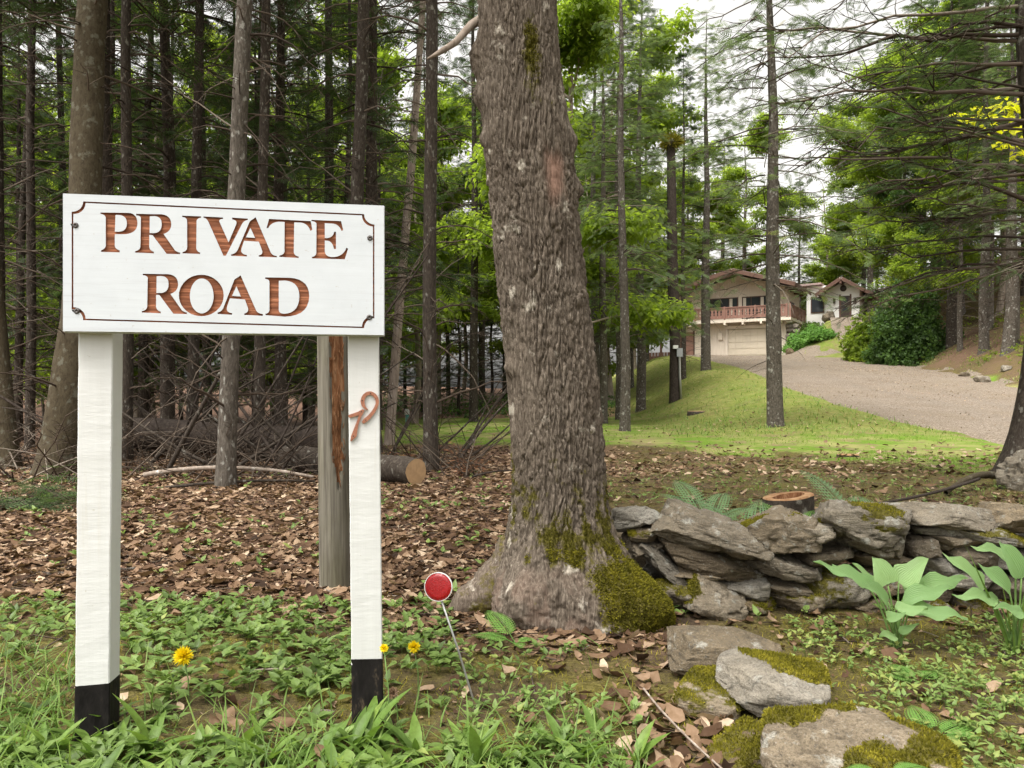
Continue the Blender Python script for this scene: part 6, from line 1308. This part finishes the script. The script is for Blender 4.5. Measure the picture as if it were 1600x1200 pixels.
# low stumps on the bank
for q, (px, Z, r, lb) in enumerate(((1088, 27, .3, 'small low pale stump on the grassy bank'), (1325, 13.2, .18, 'flat pale sawn stump level with the lawn'))):
    p = gnd(px, Z); s_ = empty('low_stump', p, 0, lb, 'stump'); V, F = tubes(np.array([(0, 0, -.1), (0, 0, .03 + .05 * (1 - q))]), [r * 1.05, r], 18); mobj('bark', V, F, M['spruce_bark'], s_); V, F = tubes(np.array([(0, 0, .03 + .05 * (1 - q)), (0, 0, .04 + .05 * (1 - q))]), [r * .98, r * .9], 18); mobj('cut_face', V, F, M['fresh_cut'] if q else M['cut_wood'], s_)
# young maple with bright yellow-green leaves (upper right)
yr_ = np.random.default_rng(31); p = gnd(1620, 15.5); yt = empty('young_maple', p, 0, 'young maple with bright yellow green leaves by the right frame edge', 'tree'); tgt = [at(px, py, 15.5) - p for px, py in ((1485, 182), (1520, 170), (1560, 165), (1545, 205), (1590, 190), (1570, 225), (1600, 240), (1505, 190), (1585, 160))]
V, F = trunk_tube([(0, 0, -.3), (.05, 0, 2.5), (0, 0, gz(200, 15.5) - p[2]), (0, 0, 8.5)], [.05, .045, .035, .01], 8, None, .04, 4); mobj('trunk', V, F, M['grey_bark'], yt); g = Geo(); q = Geo()
for t_ in tgt:
    o = np.array([0, 0, t_[2] - .25]); u = np.linspace(0, 1, 6)[:, None]; C = o + (t_ - o) * u + np.array([0, 0, .12]) * (4 * u * (1 - u)); V, F = tubes(C, np.linspace(.012, .003, 6), 4); g.add(V, F); n = 26; P = C[yr_.integers(2, 6, n)] + yr_.normal(0, .13, (n, 3)) * np.array([1, 1, .5]); D = norm(np.stack([yr_.normal(0, 1, n), yr_.normal(0, 1, n), yr_.normal(-.5, .3, n)], -1)); V, F, a = stamp(KT_V, [KT_F], rot_basis(D, norm(np.array([0, -.4, 1.0]) + .6 * rvec(n, yr_))), P, yr_.uniform(.10, .19, n), yr_.random(n)); q.add(V, F, a)
g.build('limbs', M['dry_twig'], yt); q.build('crown', M['yellow_leaf'], yt)

# ------------------------------------------------------------------ ground cover (nobody could count it)
rng = np.random.default_rng(17)
def in_view(x, y, m=120): px = 800 + x / np.maximum(y, .1) * F_PX; return (px > -m) & (px < 1600 + m)
def fan(n, y0, y1, pw=1.0, m=100):
    """random ground points over the wedge of ground in front of the viewer"""
    y = (rng.random(n) * (y1 ** pw - y0 ** pw) + y0 ** pw) ** (1 / pw); x = gx(rng.uniform(-m, 1600 + m, n), y); return x, y
# dead leaves: irregular curled blades
def dead_leaf_templates():
    """eight curled leaf shapes: pointed ovals and shallow-lobed maples, cupped or rolled along the rib"""
    out = []
    for q in range(8):
        r_ = np.random.default_rng(40 + q); n = 9; a = np.linspace(0, 2 * PI, n, endpoint=False); mp = q in (0, 3, 6)
        r = .5 * (1 + (.20 * np.cos(5 * a) if mp else .05 * np.cos(2 * a)) + r_.uniform(-.08, .08, n)); x = r * np.cos(a) * (1.0 if mp else 1.3); y = r * np.sin(a) * (.95 if mp else r_.uniform(.5, .75))
        ring = np.stack([x, y], -1); P = np.concatenate([[[0, 0]], ring * .55, ring]); c1, c2, c3 = r_.uniform(-.15, .5), r_.uniform(.1, 1.1) * r_.choice([1, 1, -1]), r_.uniform(-.3, .3)
        z = c1 * P[:, 0] ** 2 + c2 * P[:, 1] ** 2 + c3 * P[:, 0] * P[:, 1] + np.concatenate([[0], r_.uniform(-.03, .03, n), r_.uniform(-.08, .08, n)]); i = np.arange(n); j = (i + 1) % n
        F = np.concatenate([np.stack([0 * i, 1 + i, 1 + j], -1), np.stack([1 + i, 1 + n + i, 1 + n + j], -1), np.stack([1 + i, 1 + n + j, 1 + j], -1)]); out.append((np.concatenate([P, (z - z.min() * .5)[:, None]], 1), F))
    return out
DL = dead_leaf_templates()
def coarse(V, F):   # six-sided version of a leaf for far and tiny ones
    ring = V[10:][[0, 1, 3, 4, 6, 7]]; i = np.arange(6); return np.concatenate([V[:1], ring]), np.stack([0 * i, 1 + i, 1 + (i + 1) % 6], -1)
DLO = [coarse(V, F) for V, F in DL]
def scatter_leaves(x, y, s, name, label, lift=.012, tilt=.35, mean=.5):
    g = Geo(); which = rng.integers(0, 8, len(x)) + 8 * ((y > 5.2) | (s < .024)); hz_ = H(x, y)
    for q, (V, F) in enumerate(DL + DLO):
        m_ = which == q; n = m_.sum()
        if not n: continue
        a = rng.random(n) * 2 * PI; N = norm(np.array([0, 0, 1.0]) + tilt * rvec(n, rng)); D = np.stack([np.cos(a), np.sin(a), 0 * a], -1); D = D - N * (D * N).sum(1, keepdims=True)
        P = np.stack([x[m_], y[m_], hz_[m_] + lift * rng.uniform(.3, 1.4, n)], -1); v, f, a_ = stamp(V, [F], rot_basis(D, N), P, s[m_], np.clip(rng.normal(mean, .27, n), 0, 1)); g.add(v, f, a_)
    return tag(g.build(name, M['litter']), label, 'leaves', kind='stuff')
x, y = fan(74000, 2.2, 15, .8); la, ba, li, dr = zones(x, y); keep = rng.random(len(x)) < np.clip(li * (1.1 - .5 * sst(y, 8, 15)), .0, 1); x, y = x[keep], y[keep]
scatter_leaves(x, y, np.clip(rng.lognormal(-3.3, .40, len(x)), .016, .085) * (1 + .03 * y), 'leaf_litter', 'brown fallen leaves covering the forest floor', .011, .38, .50)
x, y = fan(26000, 1.8, 8, .8); la, ba, li, dr = zones(x, y); k = rng.random(len(x)) < np.clip(li + .22, 0, 1); x, y = x[k], y[k]
scatter_leaves(x, y, rng.uniform(.008, .0239, len(x)), 'leaf_crumbs', 'small broken bits of dead leaf and bark over the ground', .006, .6, .45)
x, y = fan(5000, 1.9, 11, .8); la, ba, li, dr = zones(x, y); k = rng.random(len(x)) < np.clip(li + .12, 0, 1); x, y = x[k], y[k]; n = len(x); a = rng.random(n) * 2 * PI; L = rng.uniform(.03, .2, n)[:, None, None]; P = np.stack([x, y, H(x, y) + .012], -1); D = np.stack([np.cos(a), np.sin(a), rng.normal(0, .08, n)], -1); u = np.linspace(-.5, .5, 3)[None, :, None]
V, F = tubes(P[:, None] + D[:, None] * L * u + rng.normal(0, .06, (n, 1, 3)) * L * (u ** 2), np.repeat(rng.uniform(.0012, .004, n)[:, None], 3, 1), 3, False); tag(mobj('fallen_twigs', V, F, M['dry_twig'], None, True, {'var': np.repeat(rng.random(n), 9)}), 'thin dry twigs scattered among the dead leaves', 'twigs', kind='stuff')
x, y = fan(26000, 9.5, 24, .8); la, ba, li, dr = zones(x, y); k = (rng.random(len(x)) < np.clip(.30 * (1 - sst(y, 11, 17)) + .05 * ba, .015, 1)) & (dr < .4) & ((li < .5) | (ba > .3)); x, y = x[k], y[k]
scatter_leaves(x, y, rng.uniform(.04, .10, len(x)), 'lawn_leaves', 'dead leaves blown over the front of the lawn and the bank', .03, .5, .6)
y = rng.uniform(11, 60, 9000); x = drive_left(y) + rng.random(9000) ** .8 * (drive_right(y) - drive_left(y)); k = in_view(x, y) & (fbm(x * .5, y * .5, 0, 3, 181) > -.1); scatter_leaves(x[k], y[k], rng.uniform(.02, .055, k.sum()), 'drive_leaves', 'pale leaf bits and stones strewn over the gravel drive', .05, .4, .8)
# paler leaves gathered left of the flat stones, and a few strewn over the moss
x = np.concatenate([rng.normal(.46, .10, 170), rng.normal(.36, .12, 25), rng.uniform(-1.4, 1.6, 110), rng.normal(.55, .12, 20)]); y = np.concatenate([rng.normal(2.15, .28, 170), rng.normal(2.5, .2, 25), rng.uniform(1.9, 3.4, 110), rng.normal(1.9, .15, 20)])
scatter_leaves(x, y, rng.uniform(.028, .068, len(x)), 'pale_leaf_litter', 'pale tan dead leaves strewn beside the flat stones', .016, .7, .62)
# low broad-leaved plants over the moss in front
CV_V, CV_F, _ = leaf_grid(1, .55, 4, 1, .3, .22, .45)
def cover(x, y, nl, lsz, hgt, name, label, mat, var0=.5, open_=.5):
    n = len(x); k = rng.integers(nl[0], nl[1] + 1, n); bi = np.repeat(np.arange(n), k); a = rng.random(len(bi)) * 2 * PI; el = rng.normal(open_, .28, len(bi)); h = hgt * rng.uniform(.4, 1.25, n)
    D = np.stack([np.cos(a) * np.cos(el), np.sin(a) * np.cos(el), np.sin(el)], -1); N = norm(np.array([0, -.15, 1.0]) + .25 * rvec(len(bi), rng)); N = norm(N - .0 * D)
    base = np.stack([x, y, H(x, y)], -1); hz_ = h[bi] * rng.uniform(.55, 1.0, len(bi)); P = base[bi] + D * np.array([1, 1, 0]) * .006; P[:, 2] += hz_
    sz = rng.uniform(*lsz, len(bi)); v, f, a_ = stamp(CV_V, [CV_F], rot_basis(D, N), P, sz, np.clip(rng.normal(var0, .2, n)[bi] + rng.normal(0, .1, len(bi)), 0, 1)); g = Geo(); g.add(v, f, a_)
    C = np.stack([base, base + np.array([0, 0, .5]) * h[:, None] + rng.normal(0, .004, (n, 3)), base + np.array([0, 0, 1.0]) * h[:, None]], 1); v, f = tubes(C, np.full((n, 3), .0011), 3, False); g.add(v, f, .35)
    return tag(g.build(name, M[mat]), label, 'ground cover', kind='stuff')
def patchy(x, y, thr, f=2.6, s=141): return fbm(x * f, y * f, 0, 3, s) + .25 * rng.normal(size=len(x)) > thr
x, y = fan(4600, 1.75, 3.7, 1.0, 60); k = (gx(705, y) > x) & patchy(x, y, .05) ; cover(x[k], y[k], (3, 6), (.022, .058), .035, 'ground_cover', 'low leafy green plants growing through the moss around the sign posts', 'cover_leaf', .45)
x, y = fan(4200, 1.75, 3.4, 1.0, 60); k = (gx(1230, y) < x) & (x > .95) & patchy(x, y, -.02, 3.0, 145); cover(x[k], y[k], (3, 6), (.014, .030), .035, 'clover_patch', 'small bright clover-like leaves below the hostas', 'cover_leaf', .8)
x, y = fan(1500, 1.75, 3.1, 1.0, 0); k = (gx(700, y) < x) & (gx(1010, y) > x) & (x < .30 + .06 * rng.normal(size=len(x))) & patchy(x, y, .0); cover(x[k], y[k], (3, 6), (.018, .036), .04, 'maple_foot_plants', 'scattered green seedlings below the maple base', 'cover_leaf', .6)
x, y = fan(1900, 3.4, 10, 1.0, 60); k = patchy(x, y, .10, 1.5) & (x < 6) ; cover(x[k], y[k], (2, 4), (.03, .055), .05, 'litter_seedlings', 'green seedlings poking through the brown leaves', 'cover_leaf', .6)
# lance-leaved weeds along the very front, as rosettes
WV, WF, _ = leaf_grid(1, .25, 6, 1, .4, .34, .62)
def rosettes(x, y, nl, L, name, label, up=.75):
    n = len(x); k = rng.integers(nl[0], nl[1] + 1, n); bi = np.repeat(np.arange(n), k); a = rng.random(len(bi)) * 2 * PI; el = np.clip(rng.normal(up, .3, len(bi)), .15, 1.4); D = np.stack([np.cos(a) * np.cos(el), np.sin(a) * np.cos(el), np.sin(el)], -1)
    h = np.stack([np.cos(a), np.sin(a), 0 * a], -1); N = norm(np.array([0, 0, 1.0]) - h * np.tan(el)[:, None] * .5 + .2 * rvec(len(bi), rng)); P = np.stack([x, y, H(x, y)], -1)[bi]
    v, f, a_ = stamp(WV, [WF], rot_basis(D, N), P, rng.uniform(*L, len(bi)), np.clip(rng.normal(.5, .2, n)[bi] + rng.normal(0, .1, len(bi)), 0, 1)); return v, f, a_
x, y = fan(400, 1.7, 2.4, 1.0, 60); k = ((gx(1010, y) > x)) & (x < .32) & (rng.random(len(x)) < np.where(x < gx(240, y), 1.0, np.clip((2.28 - y) / .35, 0, 1)))
v, f, a = rosettes(x[k], y[k], (3, 7), (.05, .13), '', '', .6); tag(mobj('weeds', v, f, M['weed_leaf'], None, True, {'var': a}), 'lance-leaved green weeds along the front edge of the verge', 'weeds', kind='stuff')
WE = [(232, 1100, 2.12, 'tall lance-leaved weed at the foot of the left sign post', .17), (575, 1120, 2.18, 'tall lance-leaved weed at the foot of the right sign post', .17), (420, 1185, 2.06, 'leafy weed in front, midway between the sign posts', .14), (650, 1175, 2.08, 'leafy weed in front, right of the right sign post', .14), (990, 1190, 2.06, 'single broad upright leaf weed left of the pale leaf patch', .12), (880, 1150, 2.15, 'bright young weed below the maple base', .12), (80, 1150, 2.1, 'leafy weed at the bottom left corner', .15), (745, 1190, 2.04, 'leafy weed at the front edge below the red reflector', .14)]
for (px, py, Z, lb, L) in WE:
    p = gnd(px, Z); v, f, a = rosettes(np.array([p[0]]), np.array([p[1]]), (7, 9), (L * .6, L * 1.1), '', '', .95); tag(mobj('weed_plant', v - p, f, M['weed_leaf'], None, True, {'var': np.clip(a + .15, 0, 1)}, tuple(p)), lb, 'weed', 'larger weeds in front')
# grass
def grass(x, y, L, W, name, label, mat, var0=.45, bend=.5, sp=.5, K=4):
    n = len(x); D = norm(np.stack([rng.normal(0, sp, n), rng.normal(0, sp, n), np.ones(n)], -1)); P = np.stack([x, y, H(x, y) - .003], -1); V, F = blades(P, D, rng.uniform(*L, n), rng.uniform(*W, n), bend * rng.uniform(.2, 1.2, n), rng, K)
    return tag(mobj(name, V, F, M[mat], None, True, {'var': np.repeat(np.clip(rng.normal(var0, .22, n), 0, 1), 2 * K)}), label, 'grass', kind='stuff')
x, y = fan(9000, 1.7, 3.0, 1.0, 60); k = (x < gx(1010, y)) & (rng.random(len(x)) < np.where(x < gx(120, y), 1, np.clip((2.5 - y) / .7, .03, 1))) & patchy(x, y, -.15, 3.0, 151); grass(x[k], y[k], (.05, .16), (.003, .007), 'verge_grass', 'green grass blades along the front of the verge', 'grass_blade')
x, y = fan(32000, 1.7, 4.0, 1.0, 60); k = patchy(x, y, -.12, 4.0, 155); grass(x[k], y[k], (.012, .035), (.0015, .003), 'moss_sprigs', 'short mossy sprigs and dry grass between the plants', 'moss', .6, .4, .9, 3)
x, y = fan(150000, 9.6, 36, .55, 60); la, ba, li, dr = zones(x, y); k = rng.random(len(x)) < la * (1 - .93 * ba) * (1 - dr) * sst(fbm(x * .6, y * .6, 0, 3, 171) + .12 * rng.normal(size=len(x)), -.12, .14); x, y = x[k], y[k]; k = ~((dr[k]) > .3); grass(x[k], y[k], (.025, .07), (.006, .014), 'lawn_grass', 'bright mown lawn grass', 'lawn_blade', .5, .4, .6, 3)
x, y = fan(70000, 15, 60, .4, 60); la, ba, li, dr = zones(x, y); k = (rng.random(len(x)) < ba * (1 - dr) * .6 * (x < drive_left(y) + .2)); x, y = x[k], y[k]; grass(x, y, (.06, .20), (.012, .035), 'bank_grass', 'patchy green and straw coloured grass on the bank below the drive', 'grass_blade', .62, .5, .7, 3)
x, y = fan(26000, 4.2, 13, .8, 60); k = (x > .6) & patchy(x, y, .0, 1.4, 159); grass(x[k], y[k], (.03, .09), (.003, .007), 'floor_grass', 'sparse grass tufts on the brown ground behind the wall', 'grass_blade', .6, .5, .7, 3)
# grass and scrub on the hillside right of the drive
d_ = rng.uniform(0, 9, 26000); y = rng.uniform(24, 62, 26000); x = 19.2 + (d_ + (y - 30) * .255) / .967; k = in_view(x, y) & patchy(x, y, .22, .5, 161); grass(x[k], y[k], (.06, .2), (.02, .05), 'hillside_grass', 'thin grass and brown scrub on the bank right of the drive', 'grass_blade', .75, .6, .8, 3)
# undergrowth at the far edge of the lawn
x, y = fan(2600, 34.5, 44, 1.0, 0); k = (x > gx(560, y)) & (x < gx(960, y)); x, y = x[k], y[k]; n = len(x); tV, tF, ta = leaf_cluster(6, rng, .6, 1.0); tV2 = tV.reshape(-1, 4, 3); tV2 = (tV2[:, :1] * .4 + (tV2 - tV2[:, :1]) * .16).reshape(-1, 3); aa = rng.random(n) * 2 * PI
V, F, a = stamp(tV2, [tF], rot_basis(np.stack([np.cos(aa), np.sin(aa), 0 * aa], -1), norm(np.array([0, 0, 1.0]) + .3 * rvec(n, rng))), np.stack([x, y, H(x, y) + rng.uniform(.05, .6, n)], -1), rng.uniform(.8, 1.4, n), rng.random(n), ta); tag(mobj('undergrowth', V, F, M['dark_leaf'], None, True, {'var': a}), 'green undergrowth along the wood edge behind the lawn', 'undergrowth', kind='stuff')
d_ = rng.uniform(.2, 8, 1500); y = rng.uniform(30, 60, 1500); x = 19.2 + (d_ + (y - 30) * .255) / .967; k = in_view(x, y) & (fbm(x * .35, y * .35, 0, 3, 191) > .02); x, y = x[k], y[k]; n = len(x); aa = rng.random(n) * 2 * PI
V, F, a = stamp(tV2, [tF], rot_basis(np.stack([np.cos(aa), np.sin(aa), 0 * aa], -1), norm(np.array([0, 0, 1.0]) + .3 * rvec(n, rng))), np.stack([x, y, H(x, y) + rng.uniform(.05, .45, n)], -1), rng.uniform(.7, 1.2, n), rng.random(n), ta); tag(mobj('bank_undergrowth', V, F, M['broad_leaf'], None, True, {'var': a}), 'loose leafy undergrowth on the bank right of the drive', 'undergrowth', kind='stuff')
for o in list(bpy.data.objects):
    if o.location.z < -40 and o.parent is None and o.type == 'EMPTY':
        for c in list(o.children): bpy.data.objects.remove(c)
        bpy.data.objects.remove(o)
